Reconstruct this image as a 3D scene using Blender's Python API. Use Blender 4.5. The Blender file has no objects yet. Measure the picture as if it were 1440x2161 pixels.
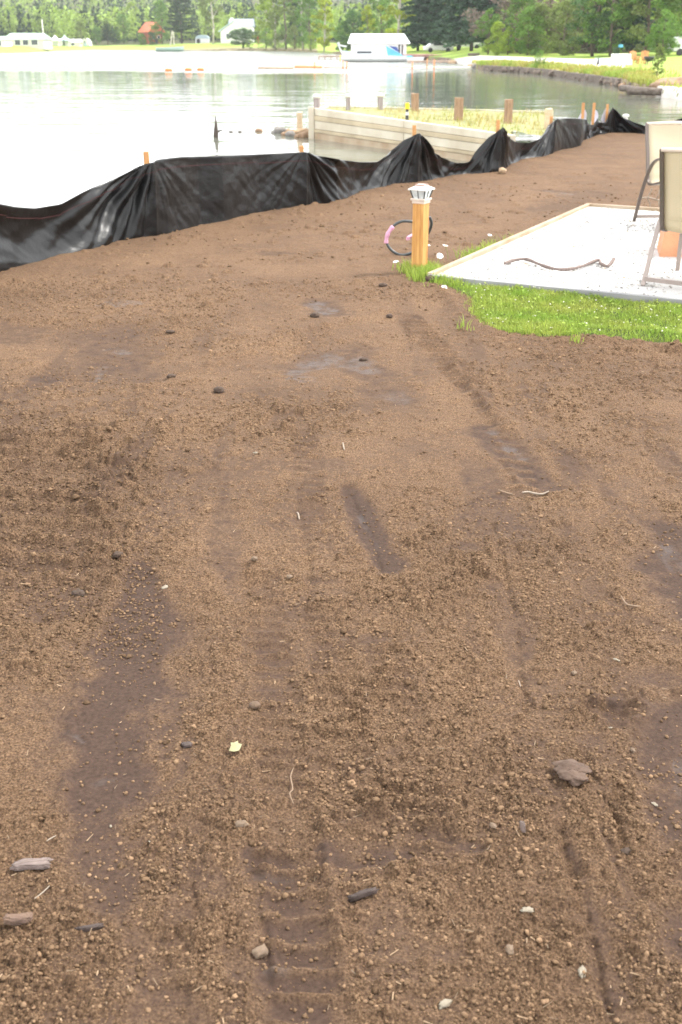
import bpy, math, random
import numpy as np
from mathutils import Vector, Matrix
random.seed(7)
rng = np.random.default_rng(11)
C = bpy.context.scene.collection
SC = bpy.context.scene

# ------------------------------------------------------------------ camera, world, sun, exposure
FPX = 2326.0; TH = math.radians(23.14); CH = 1.6     # focal length in photo pixels, pitch, eye height
WATER = -0.55
cd = bpy.data.cameras.new('camera'); cam = bpy.data.objects.new('camera', cd); C.objects.link(cam)
cam.location = (0, 0, CH); cam.rotation_euler = (math.pi/2 - TH, 0, 0)
cd.sensor_fit = 'VERTICAL'; cd.sensor_height = 36; cd.lens = 36*FPX/2161
cd.clip_start = 0.05; cd.clip_end = 6000
cd.dof.use_dof = True; cd.dof.focus_distance = 3.6; cd.dof.aperture_fstop = 6.5
SC.camera = cam
SUN_EL = math.radians(52); SUN_AZ = math.radians(70)   # azimuth from +Y towards +X
w = bpy.data.worlds.new('World'); SC.world = w; w.use_nodes = True
nt = w.node_tree; bg = nt.nodes['Background']
sky = nt.nodes.new('ShaderNodeTexSky'); sky.sky_type = 'NISHITA'; sky.sun_disc = False
sky.sun_elevation = SUN_EL; sky.sun_rotation = SUN_AZ; sky.air_density = 1.0; sky.dust_density = 2.0; sky.ozone_density = 1.0
hs = nt.nodes.new('ShaderNodeHueSaturation'); hs.inputs['Saturation'].default_value = 0.22
nt.links.new(sky.outputs[0], hs.inputs['Color'])
ov = nt.nodes.new('ShaderNodeMix'); ov.data_type = 'RGBA'; ov.inputs['Factor'].default_value = .8; ov.inputs['B'].default_value = (8.6, 8.6, 8.7, 1)   # thin bright cloud sheet
tcw = nt.nodes.new('ShaderNodeTexCoord'); spw = nt.nodes.new('ShaderNodeSeparateXYZ'); rmw = nt.nodes.new('ShaderNodeValToRGB')
nt.links.new(tcw.outputs['Generated'], spw.inputs[0]); nt.links.new(spw.outputs[2], rmw.inputs[0])
rmw.color_ramp.elements[0].position = .0; rmw.color_ramp.elements[0].color = (1.0, 1.0, 1.0, 1); rmw.color_ramp.elements[1].position = .75; rmw.color_ramp.elements[1].color = (.56, .57, .58, 1)
scw = nt.nodes.new('ShaderNodeVectorMath'); scw.operation = 'SCALE'; scw.inputs['Scale'].default_value = 12.4; nt.links.new(rmw.outputs[0], scw.inputs[0]); nt.links.new(scw.outputs[0], ov.inputs['B'])
nt.links.new(hs.outputs[0], ov.inputs['A']); nt.links.new(ov.outputs['Result'], bg.inputs['Color'])
bg.inputs['Strength'].default_value = 0.15
sl = bpy.data.lights.new('sun', 'SUN'); so = bpy.data.objects.new('sun', sl); C.objects.link(so)
sl.energy = 2.4; sl.angle = math.radians(9); sl.color = (1.0, 0.96, 0.9)
sd = Vector((math.sin(SUN_AZ)*math.cos(SUN_EL), math.cos(SUN_AZ)*math.cos(SUN_EL), math.sin(SUN_EL)))
so.rotation_euler = sd.to_track_quat('Z', 'Y').to_euler()
SC.view_settings.view_transform = 'Standard'; SC.view_settings.look = 'None'
SC.view_settings.exposure = 1.4; SC.view_settings.gamma = 1.0

# ------------------------------------------------------------------ helpers: measuring
def ray(px, py):
    a = px - 720; b = 1080.5 - py
    return a, FPX*math.cos(TH) + b*math.sin(TH), -FPX*math.sin(TH) + b*math.cos(TH)
def at(px, py, z=0.0):                      # where the sight line through a photo pixel meets height z
    a, dy, dz = ray(px, py); t = (z - CH)/dz
    return Vector((a*t, dy*t, z))
def zat(py, y):                             # height seen on row py at distance y
    a, dy, dz = ray(720, py); return CH + y*dz/dy
def at_y(px, py, y):
    a, dy, dz = ray(px, py); t = y/dy
    return Vector((a*t, y, CH + dz*t))

# ------------------------------------------------------------------ helpers: noise
_tab = rng.random((256, 256))
def vnoise(x, y, s=1.0, o=0):
    x = np.asarray(x)*s + 17.3*o + 1000; y = np.asarray(y)*s - 9.1*o + 1000
    xi = np.floor(x).astype(int); yi = np.floor(y).astype(int)
    fx = x - xi; fy = y - yi; fx = fx*fx*(3-2*fx); fy = fy*fy*(3-2*fy)
    g = lambda a, b: _tab[(a + o*31) & 255, (b + o*57) & 255]
    return (g(xi, yi)*(1-fx)+g(xi+1, yi)*fx)*(1-fy) + (g(xi, yi+1)*(1-fx)+g(xi+1, yi+1)*fx)*fy
def fbm(x, y, s, n=4, o=0):
    r = 0; a = 1; t = 0
    for k in range(n):
        r = r + a*vnoise(x, y, s*2**k, o+k); t += a; a *= .5
    return r/t - .5
_tj = rng.random((256, 256, 4))
def domes(x, y, cell, prob, o=0):           # rounded crumbs standing on a sheet
    wx = x + .25*cell*(vnoise(x, y, 3/cell, o+40)-.5)*2; wy = y + .25*cell*(vnoise(x, y, 3/cell, o+50)-.5)*2
    X = wx/cell + 500; Y = wy/cell + 500
    xi = np.floor(X).astype(int); yi = np.floor(Y).astype(int); h = np.zeros_like(X)
    for i in (-1, 0, 1):
        for j in (-1, 0, 1):
            t = _tj[(xi+i+o*13) & 255, (yi+j+o*29) & 255]
            r = .22 + .42*t[..., 2]**1.5
            d2 = (X - xi - i - t[..., 0])**2 + (Y - yi - j - t[..., 1])**2
            v = np.sqrt(np.maximum(0, r*r - d2))*(t[..., 3] < prob)
            h = np.maximum(h, v)
    return h*cell
def seg_dist(x, y, pts, wid=None):          # distance to a polyline (and width interpolated along it)
    best = np.full(np.shape(x), 1e9); wb = np.zeros(np.shape(x)); along = np.zeros(np.shape(x)); acc = 0; side = np.zeros(np.shape(x))
    for k in range(len(pts)-1):
        ax, ay = pts[k][0], pts[k][1]; bx, by = pts[k+1][0], pts[k+1][1]
        L = math.hypot(bx-ax, by-ay) + 1e-9
        t = np.clip(((x-ax)*(bx-ax)+(y-ay)*(by-ay))/L**2, 0, 1)
        d = np.hypot(x-ax-t*(bx-ax), y-ay-t*(by-ay)); m = d < best
        best = np.where(m, d, best); along = np.where(m, acc + t*L, along)
        side = np.where(m, ((bx-ax)*(y-ay)-(by-ay)*(x-ax))/L, side)
        if wid is not None: wb = np.where(m, wid[k] + t*(wid[k+1]-wid[k]), wb)
        acc += L
    return best, along, side, wb
def in_poly(x, y, P):
    c = np.zeros(np.shape(x), bool); n = len(P)
    for i in range(n):
        x0, y0 = P[i][:2]; x1, y1 = P[(i+1) % n][:2]
        m = ((y0 > y) != (y1 > y)) & (x < (x1-x0)*(y-y0)/((y1-y0) + 1e-12) + x0); c ^= m
    return c
def sstep(a, b, x):
    t = np.clip((x-a)/(b-a), 0, 1); return t*t*(3-2*t)

# ------------------------------------------------------------------ helpers: meshes and objects
def np_mesh(name, V, F, mat=None, smooth=False, attrs=None, uv=None):
    V = np.asarray(V, np.float32); F = np.asarray(F, np.int32)
    me = bpy.data.meshes.new(name); k = F.shape[1]
    me.vertices.add(len(V)); me.vertices.foreach_set('co', V.ravel())
    me.loops.add(F.size); me.loops.foreach_set('vertex_index', F.ravel())
    me.polygons.add(len(F)); me.polygons.foreach_set('loop_start', np.arange(0, F.size, k, dtype=np.int32))
    me.polygons.foreach_set('loop_total', np.full(len(F), k, np.int32))
    if smooth: me.polygons.foreach_set('use_smooth', np.ones(len(F), bool))
    for nme, arr in (attrs or {}).items():
        at_ = me.attributes.new(nme, 'FLOAT', 'POINT'); at_.data.foreach_set('value', np.asarray(arr, np.float32).ravel())
    me.update(calc_edges=True)
    if mat: me.materials.append(mat)
    return me
def link(name, me, parent=None, loc=None, rz=None):
    o = bpy.data.objects.new(name, me); C.objects.link(o)
    if parent: o.parent = parent
    if loc is not None: o.location = loc
    if rz is not None: o.rotation_euler = (0, 0, rz)
    return o
def tag(o, label=None, cat=None, group=None, kind=None):
    if label: o['label'] = label
    if cat: o['category'] = cat
    if group: o['group'] = group
    if kind: o['kind'] = kind
    return o
def empty(name, label, cat, loc=(0, 0, 0), rz=0, group=None):
    o = bpy.data.objects.new(name, None); C.objects.link(o); o.location = loc; o.rotation_euler = (0, 0, rz)
    o.empty_display_size = .1
    return tag(o, label, cat, group)
class MB:
    def __init__(s): s.v = []; s.f = []
    def poly(s, pts): 
        n = len(s.v); s.v += [tuple(p) for p in pts]; s.f.append(tuple(range(n, n+len(pts)))); return s
    def box(s, c, d, rz=0, rx=0, ry=0, top=1.0, jit=0):
        n = len(s.v); M = Matrix.Rotation(rz, 3, 'Z') @ Matrix.Rotation(ry, 3, 'Y') @ Matrix.Rotation(rx, 3, 'X')
        for z in (-.5, .5):
            k = top if z > 0 else 1
            for x, y in ((-.5, -.5), (.5, -.5), (.5, .5), (-.5, .5)):
                p = M @ Vector((x*d[0]*k, y*d[1]*k, z*d[2]))
                s.v.append((c[0]+p.x+random.uniform(-jit, jit), c[1]+p.y+random.uniform(-jit, jit), c[2]+p.z+random.uniform(-jit, jit)))
        for q in ((3, 2, 1, 0), (4, 5, 6, 7), (0, 1, 5, 4), (1, 2, 6, 5), (2, 3, 7, 6), (3, 0, 4, 7)): s.f.append(tuple(n+i for i in q))
        return s
    def beam(s, a, b, wd, ht):               # rectangular bar from a to b
        a = Vector(a); b = Vector(b); d = (b-a).normalized(); up = Vector((0, 0, 1))
        if abs(d.z) > .95: up = Vector((0, 1, 0))
        r = d.cross(up).normalized(); u = r.cross(d).normalized(); n = len(s.v)
        for p in (a, b):
            for i, j in ((-1, -1), (1, -1), (1, 1), (-1, 1)): s.v.append(tuple(p + r*i*wd/2 + u*j*ht/2))
        for q in ((0, 1, 2, 3), (7, 6, 5, 4), (0, 4, 5, 1), (1, 5, 6, 2), (2, 6, 7, 3), (3, 7, 4, 0)): s.f.append(tuple(n+i for i in q))
        return s
    def tube(s, pts, r, n=8, cap=True, flat=1.0, side=None):
        pts = [Vector(p) for p in pts]; R = r if isinstance(r, (list, tuple)) else [r]*len(pts); base = len(s.v)
        prev = None
        for i, p in enumerate(pts):
            d = (pts[min(i+1, len(pts)-1)] - pts[max(i-1, 0)]).normalized()
            if side is not None: u = Vector(side)
            elif prev is None: u = d.cross(Vector((0, 0, 1))); u = u if u.length > .1 else d.cross(Vector((0, 1, 0)))
            else: u = prev - d*prev.dot(d)
            u = (u - d*u.dot(d)).normalized(); prev = u; v = d.cross(u)
            for k in range(n):
                a = 2*math.pi*k/n + (math.pi/4 if n == 4 else 0); s.v.append(tuple(p + u*math.cos(a)*R[i] + v*math.sin(a)*R[i]*flat))
        for i in range(len(pts)-1):
            for k in range(n):
                a = base+i*n+k; b = base+i*n+(k+1) % n; s.f.append((a, b, b+n, a+n))
        if cap:
            s.f.append(tuple(base+k for k in reversed(range(n)))); e = base+(len(pts)-1)*n; s.f.append(tuple(e+k for k in range(n)))
        return s
    def lathe(s, c, prof, n=12, ang=0):
        base = len(s.v)
        for r, z in prof:
            for k in range(n):
                a = ang + 2*math.pi*k/n; s.v.append((c[0]+r*math.cos(a), c[1]+r*math.sin(a), c[2]+z))
        for i in range(len(prof)-1):
            for k in range(n):
                a = base+i*n+k; b = base+i*n+(k+1) % n; s.f.append((a, b, b+n, a+n))
        s.f.append(tuple(base+k for k in reversed(range(n)))); e = base+(len(prof)-1)*n; s.f.append(tuple(e+k for k in range(n)))
        return s
    def prism(s, outline, a, b, axis=1):      # outline in (x, z) extruded along y from a to b
        n = len(outline); k = len(s.v)
        for y in (a, b):
            for x, z in outline: s.v.append((x, y, z))
        s.f.append(tuple(k+i for i in range(n))); s.f.append(tuple(k+n+i for i in reversed(range(n))))
        for i in range(n): j = (i+1) % n; s.f.append((k+j, k+i, k+n+i, k+n+j))
        return s
    def mesh(s, name, mat, smooth=False):
        me = bpy.data.meshes.new(name); me.from_pydata(s.v, [], s.f)
        if smooth: me.polygons.foreach_set('use_smooth', np.ones(len(me.polygons), bool))
        me.materials.append(mat); me.update(); return me
    def build(s, name, mat, parent=None, smooth=False, loc=None, rz=None, bevel=0):
        o = link(name, s.mesh(name, mat, smooth), parent, loc, rz)
        if bevel:
            b = o.modifiers.new('bevel', 'BEVEL'); b.width = bevel; b.segments = 2; b.limit_method = 'ANGLE'
        return o
def blob(c, r, sq=(1, 1, 1), amp=.25, fr=2.0, sub=2, seed=0, cut=0, boxy=0):   # irregular lump
    import bmesh
    from mathutils import noise
    bm = bmesh.new(); bmesh.ops.create_icosphere(bm, subdivisions=sub, radius=1)
    for v in bm.verts:
        p = v.co.copy(); k = 1 + amp*noise.noise(p*fr + Vector((seed*7.1, seed*3.3, seed))) + amp*.5*noise.noise(p*fr*2.3 + Vector((seed, 5, 9)))
        if boxy: p = Vector([math.copysign(abs(q)**boxy, q) for q in p]); p.y += .25*math.sin(p.x*2.2 + seed); p.x += .18*noise.noise(Vector((p.y*3, p.z, seed)))
        p = p*k
        if cut: p.z = max(p.z, -cut)
        v.co = Vector((p.x*sq[0], p.y*sq[1], p.z*sq[2]))*r + Vector(c)
    m = MB(); m.v = [tuple(v.co) for v in bm.verts]; m.f = [tuple(v.index for v in f.verts) for f in bm.faces]; bm.free(); return m

# ------------------------------------------------------------------ materials
def mat(name, col, rough=.7, spec=.4, var=0.0, vs=5.0, bump=0.0, bs=40.0, metal=0.0, stretch=(1, 1, 1), col2=None, attr=None, transl=0, coord='Object', bdist=.01):
    m = bpy.data.materials.new(name); m.use_nodes = True; N = m.node_tree.nodes; L = m.node_tree.links
    P = N['Principled BSDF']; P.inputs['Roughness'].default_value = rough; P.inputs['Specular IOR Level'].default_value = spec
    P.inputs['Metallic'].default_value = metal; P.inputs['Base Color'].default_value = (*col, 1)
    tc = N.new('ShaderNodeTexCoord'); mp = N.new('ShaderNodeMapping'); mp.inputs['Scale'].default_value = stretch
    L.new(tc.outputs[coord], mp.inputs[0]); out = None
    if var or col2:
        n = N.new('ShaderNodeTexNoise'); n.inputs['Scale'].default_value = vs; n.inputs['Detail'].default_value = 6; L.new(mp.outputs[0], n.inputs['Vector'])
        r = N.new('ShaderNodeValToRGB'); r.color_ramp.elements[0].position = .3; r.color_ramp.elements[1].position = .7
        c2 = col2 or tuple(min(1, c*(1+var)) for c in col); c1 = col if col2 else tuple(c*(1-var) for c in col)
        r.color_ramp.elements[0].color = (*c1, 1); r.color_ramp.elements[1].color = (*c2, 1)
        L.new(n.outputs[0], r.inputs[0]); out = r.outputs[0]
    if attr:
        a = N.new('ShaderNodeAttribute'); a.attribute_name = attr; mx = N.new('ShaderNodeMix'); mx.data_type = 'RGBA'; mx.blend_type = 'MULTIPLY'
        mx.inputs['Factor'].default_value = 1
        mr = N.new('ShaderNodeMapRange'); mr.inputs['To Min'].default_value = .55; mr.inputs['To Max'].default_value = 1.5; L.new(a.outputs['Fac'], mr.inputs[0])
        if out: L.new(out, mx.inputs['A'])
        else: mx.inputs['A'].default_value = (*col, 1)
        L.new(mr.outputs[0], mx.inputs['B']); out = mx.outputs['Result']
    if out: L.new(out, P.inputs['Base Color'])
    if bump:
        n = N.new('ShaderNodeTexNoise'); n.inputs['Scale'].default_value = bs; n.inputs['Detail'].default_value = 5; L.new(mp.outputs[0], n.inputs['Vector'])
        b = N.new('ShaderNodeBump'); b.inputs['Strength'].default_value = bump; b.inputs['Distance'].default_value = bdist
        L.new(n.outputs[0], b.inputs['Height']); L.new(b.outputs[0], P.inputs['Normal'])
    if transl:
        t = N.new('ShaderNodeBsdfTranslucent'); ms = N.new('ShaderNodeMixShader'); ms.inputs[0].default_value = transl
        if out: L.new(out, t.inputs[0])
        else: t.inputs[0].default_value = (*col, 1)
        L.new(P.outputs[0], ms.inputs[1]); L.new(t.outputs[0], ms.inputs[2]); L.new(ms.outputs[0], N['Material Output'].inputs[0])
    return m
def leafm(name, col, var=.3): return mat(name, col, rough=.55, spec=.3, attr='tone', transl=.35, var=var, vs=.35)

M = {}
M['wood_cedar'] = mat('wood_cedar', (.38, .16, .04), .65, .3, bump=.35, bs=60, stretch=(9, 9, .7), col2=(.60, .35, .12), vs=7)
M['wood_pale'] = mat('wood_pale', (.62, .5, .34), .75, .3, bump=.25, bs=50, stretch=(1, 1, 6), col2=(.45, .35, .23), vs=3)
M['wood_board'] = mat('wood_board', (.40, .33, .25), .75, .3, bump=.3, bs=30, col2=(.28, .20, .12), vs=3)
M['plank_white'] = mat('plank_white', (.60, .55, .45), .8, .3, bump=.3, bs=14, col2=(.44, .38, .28), vs=1.6)
M['plank_tan'] = mat('plank_tan', (.54, .45, .31), .8, .3, bump=.3, bs=14, col2=(.33, .27, .18), vs=1.6)
M['plank_stain'] = mat('plank_stain', (.46, .38, .27), .7, .4, bump=.3, bs=14, col2=(.30, .21, .13), vs=2.2)
M['post_brown'] = mat('post_brown', (.38, .25, .16), .85, .2, bump=.5, bs=20, col2=(.22, .14, .09), vs=5, stretch=(5, 5, 1))
M['post_grey'] = mat('post_grey', (.36, .33, .32), .85, .2, bump=.4, bs=20, col2=(.24, .19, .18), vs=5, stretch=(5, 5, 1))
M['cap_white'] = mat('cap_white', (.62, .60, .56), .45, var=.08, vs=30)
M['beige_metal'] = mat('beige_metal', (.60, .50, .42), .45, .5, metal=.2, var=.06, vs=20)
M['black_metal'] = mat('black_metal', (.03, .03, .03), .4, .5)
M['glass_lamp'] = mat('glass_lamp', (.55, .58, .58), .12, .8, var=.2, vs=30)
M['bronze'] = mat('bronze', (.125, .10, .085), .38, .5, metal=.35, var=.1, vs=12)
M['bronze_lit'] = mat('bronze_lit', (.27, .225, .20), .4, .5, metal=.3, var=.08, vs=12)
M['pipe_black'] = mat('pipe_black', (.035, .04, .04), .3, .5, var=.2, vs=30)
M['pink'] = mat('pink', (.72, .40, .54), .5, .3, var=.15, vs=60, transl=.25)
M['stake'] = mat('stake', (.55, .30, .12), .75, .3, bump=.2, bs=60, stretch=(4, 4, 1), col2=(.42, .2, .08), vs=9)
M['red_thread'] = mat('red_thread', (.05, .008, .008), .6)
M['rock_brown'] = mat('rock_brown', (.34, .23, .15), .85, .3, bump=.6, bs=6, col2=(.20, .13, .08), vs=2)
M['rock_grey'] = mat('rock_grey', (.24, .22, .20), .8, .3, bump=.6, bs=12, col2=(.13, .12, .11), vs=4)
M['rock_dark'] = mat('rock_dark', (.11, .085, .07), .85, .3, bump=.6, bs=6, col2=(.24, .19, .15), vs=1.2)
M['rock_tan'] = mat('rock_tan', (.42, .30, .19), .85, .3, bump=.6, bs=12, col2=(.26, .18, .11), vs=4)
M['log_grey'] = mat('log_grey', (.20, .165, .135), .85, .3, bump=.6, bs=10, col2=(.07, .052, .042), vs=3, stretch=(.5, 3, 3))
M['white_paint'] = mat('white_paint', (.8, .8, .8), .45, var=.04, vs=1)
M['boat_white'] = mat('boat_white', (.8, .81, .82), .25, .5, var=.03, vs=1)
M['tarp_blue'] = mat('tarp_blue', (.12, .42, .62), .5, .4, bump=.4, bs=3, bdist=.05, var=.15, vs=1.2)
M['dark_blue'] = mat('dark_blue', (.03, .07, .25), .4)
M['dark'] = mat('dark', (.03, .03, .035), .5)
M['window'] = mat('window', (.05, .06, .07), .1, .6)
M['roof_green'] = mat('roof_green', (.30, .42, .34), .6, var=.12, vs=.6)
M['roof_blue'] = mat('roof_blue', (.45, .56, .64), .6, var=.1, vs=.6)
M['roof_grey'] = mat('roof_grey', (.25, .29, .34), .7, var=.15, vs=.8)
M['roof_red'] = mat('roof_red', (.50, .13, .05), .7, var=.2, vs=.8)
M['log_red'] = mat('log_red', (.33, .10, .04), .7, var=.25, vs=1.5)
M['siding'] = mat('siding', (.70, .70, .64), .7, var=.08, vs=1)
M['siding_cream'] = mat('siding_cream', (.60, .60, .48), .7, var=.08, vs=1)
M['dock_red'] = mat('dock_red', (.36, .20, .17), .8, var=.25, vs=1)
M['dock_wood'] = mat('dock_wood', (.40, .30, .24), .8, var=.25, vs=1.5)
M['orange_float'] = mat('orange_float', (.75, .20, .05), .5)
M['chair_orange'] = mat('chair_orange', (.48, .23, .08), .6, var=.12, vs=4)
M['yellow'] = mat('yellow', (.75, .52, .02), .5)
M['bark_white'] = mat('bark_white', (.62, .58, .52), .8, col2=(.25, .21, .18), vs=1.2, stretch=(1, 1, 3))
M['bark'] = mat('bark', (.13, .10, .08), .9, var=.3, vs=3, bump=.5, bs=8, bdist=.03)
M['bark_dark'] = mat('bark_dark', (.07, .055, .045), .9, var=.3, vs=3)
M['leaf_green'] = leafm('leaf_green', (0.13, 0.235, 0.04))
M['leaf_bright'] = leafm('leaf_bright', (0.24, 0.33, 0.04))
M['leaf_yellow'] = leafm('leaf_yellow', (0.32, 0.38, 0.035))
M['leaf_olive'] = leafm('leaf_olive', (0.17, 0.22, 0.06))
M['leaf_dark'] = leafm('leaf_dark', (0.07, 0.14, 0.04))
M['leaf_spruce'] = leafm('leaf_spruce', (0.06, 0.115, 0.06))
M['leaf_pine'] = leafm('leaf_pine', (0.05, 0.085, 0.035))
M['leaf_thicket'] = leafm('leaf_thicket', (.20, .155, .12))
M['leaf_red'] = leafm('leaf_red', (0.45, 0.09, 0.03))
M['forest'] = leafm('forest', (0.2, 0.28, 0.055), .45)
M['forest_conifer'] = leafm('forest_conifer', (.05, .095, .04), .4)
M['forest_far'] = leafm('forest_far', (0.13, 0.2, 0.085), .35)
M['grass_bright'] = mat('grass_bright', (.20, .32, .04), .5, .3, attr='tone', transl=.35, col2=(.34, .38, .08), vs=4.5)
M['grass_wild'] = mat('grass_wild', (.20, .33, .045), .6, .3, attr='tone', transl=.3, col2=(.38, .30, .09), vs=.3)
M['grass_pier'] = mat('grass_pier', (.24, .33, .06), .6, .3, attr='tone', transl=.3, col2=(.42, .27, .12), vs=1.2)
M['petal_white'] = mat('petal_white', (.82, .82, .80), .5, transl=.2)
M['petal_yellow'] = mat('petal_yellow', (.7, .42, .03), .6)
M['stem'] = mat('stem', (.16, .22, .05), .6)
M['clover'] = mat('clover', (.62, .60, .50), .7)
M['leaf_dead'] = mat('leaf_dead', (.30, .22, .12), .7, var=.3, vs=20)
M['chip_grey'] = mat('chip_grey', (.11, .082, .072), .8, .3, bump=.6, bs=60, stretch=(1, 6, 1), col2=(.22, .17, .15), vs=25)
M['chip_brown'] = mat('chip_brown', (.15, .095, .065), .8, .3, bump=.5, bs=60, col2=(.10, .065, .05), vs=30)
M['chip_dark'] = mat('chip_dark', (.06, .042, .036), .75, .4, bump=.5, bs=60, var=.3, vs=30)
M['clod'] = mat('clod', (.10, .066, .046), .85, .25, bump=.8, bs=130, bdist=.004, col2=(.14, .095, .064), vs=40)
M['clod_flat'] = mat('clod_flat', (.062, .040, .029), .85, .25, bump=.8, bs=90, bdist=.004, col2=(.115, .076, .056), vs=30)
M['clod_dark'] = mat('clod_dark', (.052, .035, .026), .85, .25, bump=.8, bs=130, bdist=.004, col2=(.08, .055, .04), vs=40)
M['stone_tan'] = mat('stone_tan', (.17, .12, .08), .8, .3, bump=.4, bs=90, bdist=.003, col2=(.12, .085, .06), vs=40)
M['shell'] = mat('shell', (.24, .21, .16), .7, .3, bump=.4, bs=120, bdist=.002, col2=(.17, .14, .10), vs=60)
M['petal_leaf'] = mat('petal_leaf', (.36, .34, .19), .5, .3, var=.12, vs=60, transl=.2)
M['twig'] = mat('twig', (.19, .13, .085), .8, var=.2, vs=60)
M['twig_pale'] = mat('twig_pale', (.27, .22, .17), .7, var=.15, vs=60)
M['terracotta'] = mat('terracotta', (.50, .24, .13), .8, .3, bump=.3, bs=30, var=.12, vs=8)
M['sign_paint'] = M['white_paint']

# soil: crumbly dry brown, darker and smoother where damp and pressed, darker too between crumbs
def soil_material():
    m = bpy.data.materials.new('soil'); m.use_nodes = True; N = m.node_tree.nodes; L = m.node_tree.links; P = N['Principled BSDF']
    tc = N.new('ShaderNodeTexCoord')
    def noise(s, d=6, rgh=.6):
        n = N.new('ShaderNodeTexNoise'); n.inputs['Scale'].default_value = s; n.inputs['Detail'].default_value = d; n.inputs['Roughness'].default_value = rgh
        L.new(tc.outputs['Object'], n.inputs['Vector']); return n.outputs[0]
    def ramp(x, stops):
        r = N.new('ShaderNodeValToRGB'); e = r.color_ramp.elements
        e[0].position, e[0].color = stops[0][0], (*stops[0][1], 1); e[1].position, e[1].color = stops[-1][0], (*stops[-1][1], 1)
        for p, c in stops[1:-1]: k = e.new(p); k.color = (*c, 1)
        L.new(x, r.inputs[0]); return r.outputs[0]
    def mix(f, a, b, t='MIX'):
        x = N.new('ShaderNodeMix'); x.data_type = 'RGBA'; x.blend_type = t
        if isinstance(f, float): x.inputs['Factor'].default_value = f
        else: L.new(f, x.inputs['Factor'])
        for s, v in (('A', a), ('B', b)):
            if isinstance(v, tuple): x.inputs[s].default_value = (*v, 1)
            else: L.new(v, x.inputs[s])
        return x.outputs['Result']
    at_ = lambda n: (lambda a: (setattr(a, 'attribute_name', n), a.outputs['Fac'])[1])(N.new('ShaderNodeAttribute'))
    dry = ramp(noise(170, 3), [(.32, SOIL[0]), (.5, SOIL[1]), (.68, SOIL[2])])
    big = ramp(noise(1.1, 5), [(.35, (.86, .84, .84)), (.65, (1.12, 1.1, 1.08))])
    dry = mix(1.0, dry, big, 'MULTIPLY')
    sp = ramp(noise(420, 2), [(.66, (0, 0, 0)), (.72, (1, 1, 1))])
    dry = mix(sp, dry, (.17, .12, .08))
    damp = ramp(noise(90, 5), [(.3, SOIL[3]), (.7, SOIL[4])])
    col = mix(at_('damp'), dry, damp)
    col = mix(at_('pale'), col, (.09, .08, .08))  # sky's sheen on the wet patches, mixed in as grey
    col = mix(at_('green'), col, (.05, .085, .02))
    L.new(col, P.inputs['Base Color'])
    mr = N.new('ShaderNodeMapRange'); L.new(at_('wet'), mr.inputs[0]); mr.inputs['To Min'].default_value = .92; mr.inputs['To Max'].default_value = .64
    L.new(mr.outputs[0], P.inputs['Roughness']); P.inputs['Specular IOR Level'].default_value = .14
    b = N.new('ShaderNodeBump'); b.inputs['Distance'].default_value = .0045
    inv = N.new('ShaderNodeMapRange'); L.new(at_('damp'), inv.inputs[0]); inv.inputs['To Min'].default_value = .9; inv.inputs['To Max'].default_value = .35
    L.new(inv.outputs[0], b.inputs['Strength']); L.new(noise(210, 8, .75), b.inputs['Height'])
    b2 = N.new('ShaderNodeBump'); b2.inputs['Distance'].default_value = .02; L.new(inv.outputs[0], b2.inputs['Strength'])
    L.new(noise(38, 8, .7), b2.inputs['Height']); L.new(b2.outputs[0], b.inputs['Normal']); L.new(b.outputs[0], P.inputs['Normal'])
    return m
PAT0 = at(912, 578, .08); _pe = (at(1245, 431, .08)-PAT0).normalized(); PVX = (_pe.y, -_pe.x); PAT0 = (PAT0.x, PAT0.y)
SOIL = [(.050, .0305, .018), (.146, .0895, .052), (.255, .165, .100), (.038, .0235, .0175), (.070, .044, .032)]
M['soil'] = soil_material()
M['crumb'] = mat('crumb', (.125, .077, .045), .95, .06, attr='tone', col2=(.20, .130, .079), vs=60, bump=.7, bs=300, bdist=.002)
M['gravel'] = mat('gravel', (.58, .565, .55), .85, .3, col2=(.40, .385, .37), vs=170, bump=.9, bs=120, bdist=.006)
M['gravel_stone'] = mat('gravel_stone', (.45, .43, .40), .85, .3, attr='tone')

def fabric_material():
    m = bpy.data.materials.new('fence_fabric'); m.use_nodes = True; N = m.node_tree.nodes; L = m.node_tree.links; P = N['Principled BSDF']
    P.inputs['Base Color'].default_value = (.004, .004, .0045, 1); P.inputs['Specular IOR Level'].default_value = .34
    tc = N.new('ShaderNodeTexCoord')
    n = N.new('ShaderNodeTexNoise'); n.inputs['Scale'].default_value = 9; n.inputs['Detail'].default_value = 6; L.new(tc.outputs['Object'], n.inputs['Vector'])
    mr = N.new('ShaderNodeMapRange'); mr.inputs['To Min'].default_value = .32; mr.inputs['To Max'].default_value = .46; L.new(n.outputs[0], mr.inputs[0]); L.new(mr.outputs[0], P.inputs['Roughness'])
    n2 = N.new('ShaderNodeTexNoise'); n2.inputs['Scale'].default_value = 14; n2.inputs['Detail'].default_value = 5; mp2 = N.new('ShaderNodeMapping'); mp2.inputs['Rotation'].default_value = (0, .7, 0); mp2.inputs['Scale'].default_value = (1, 1, 1.5); L.new(tc.outputs['Object'], mp2.inputs[0]); L.new(mp2.outputs[0], n2.inputs['Vector'])
    b = N.new('ShaderNodeBump'); b.inputs['Strength'].default_value = .22; b.inputs['Distance'].default_value = .02; L.new(n2.outputs[0], b.inputs['Height']); L.new(b.outputs[0], P.inputs['Normal'])
    return m
M['fabric'] = fabric_material()
M['flap_glare'] = mat('flap_glare', (.60, .60, .68), .4, .5, var=.05, vs=8)
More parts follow.
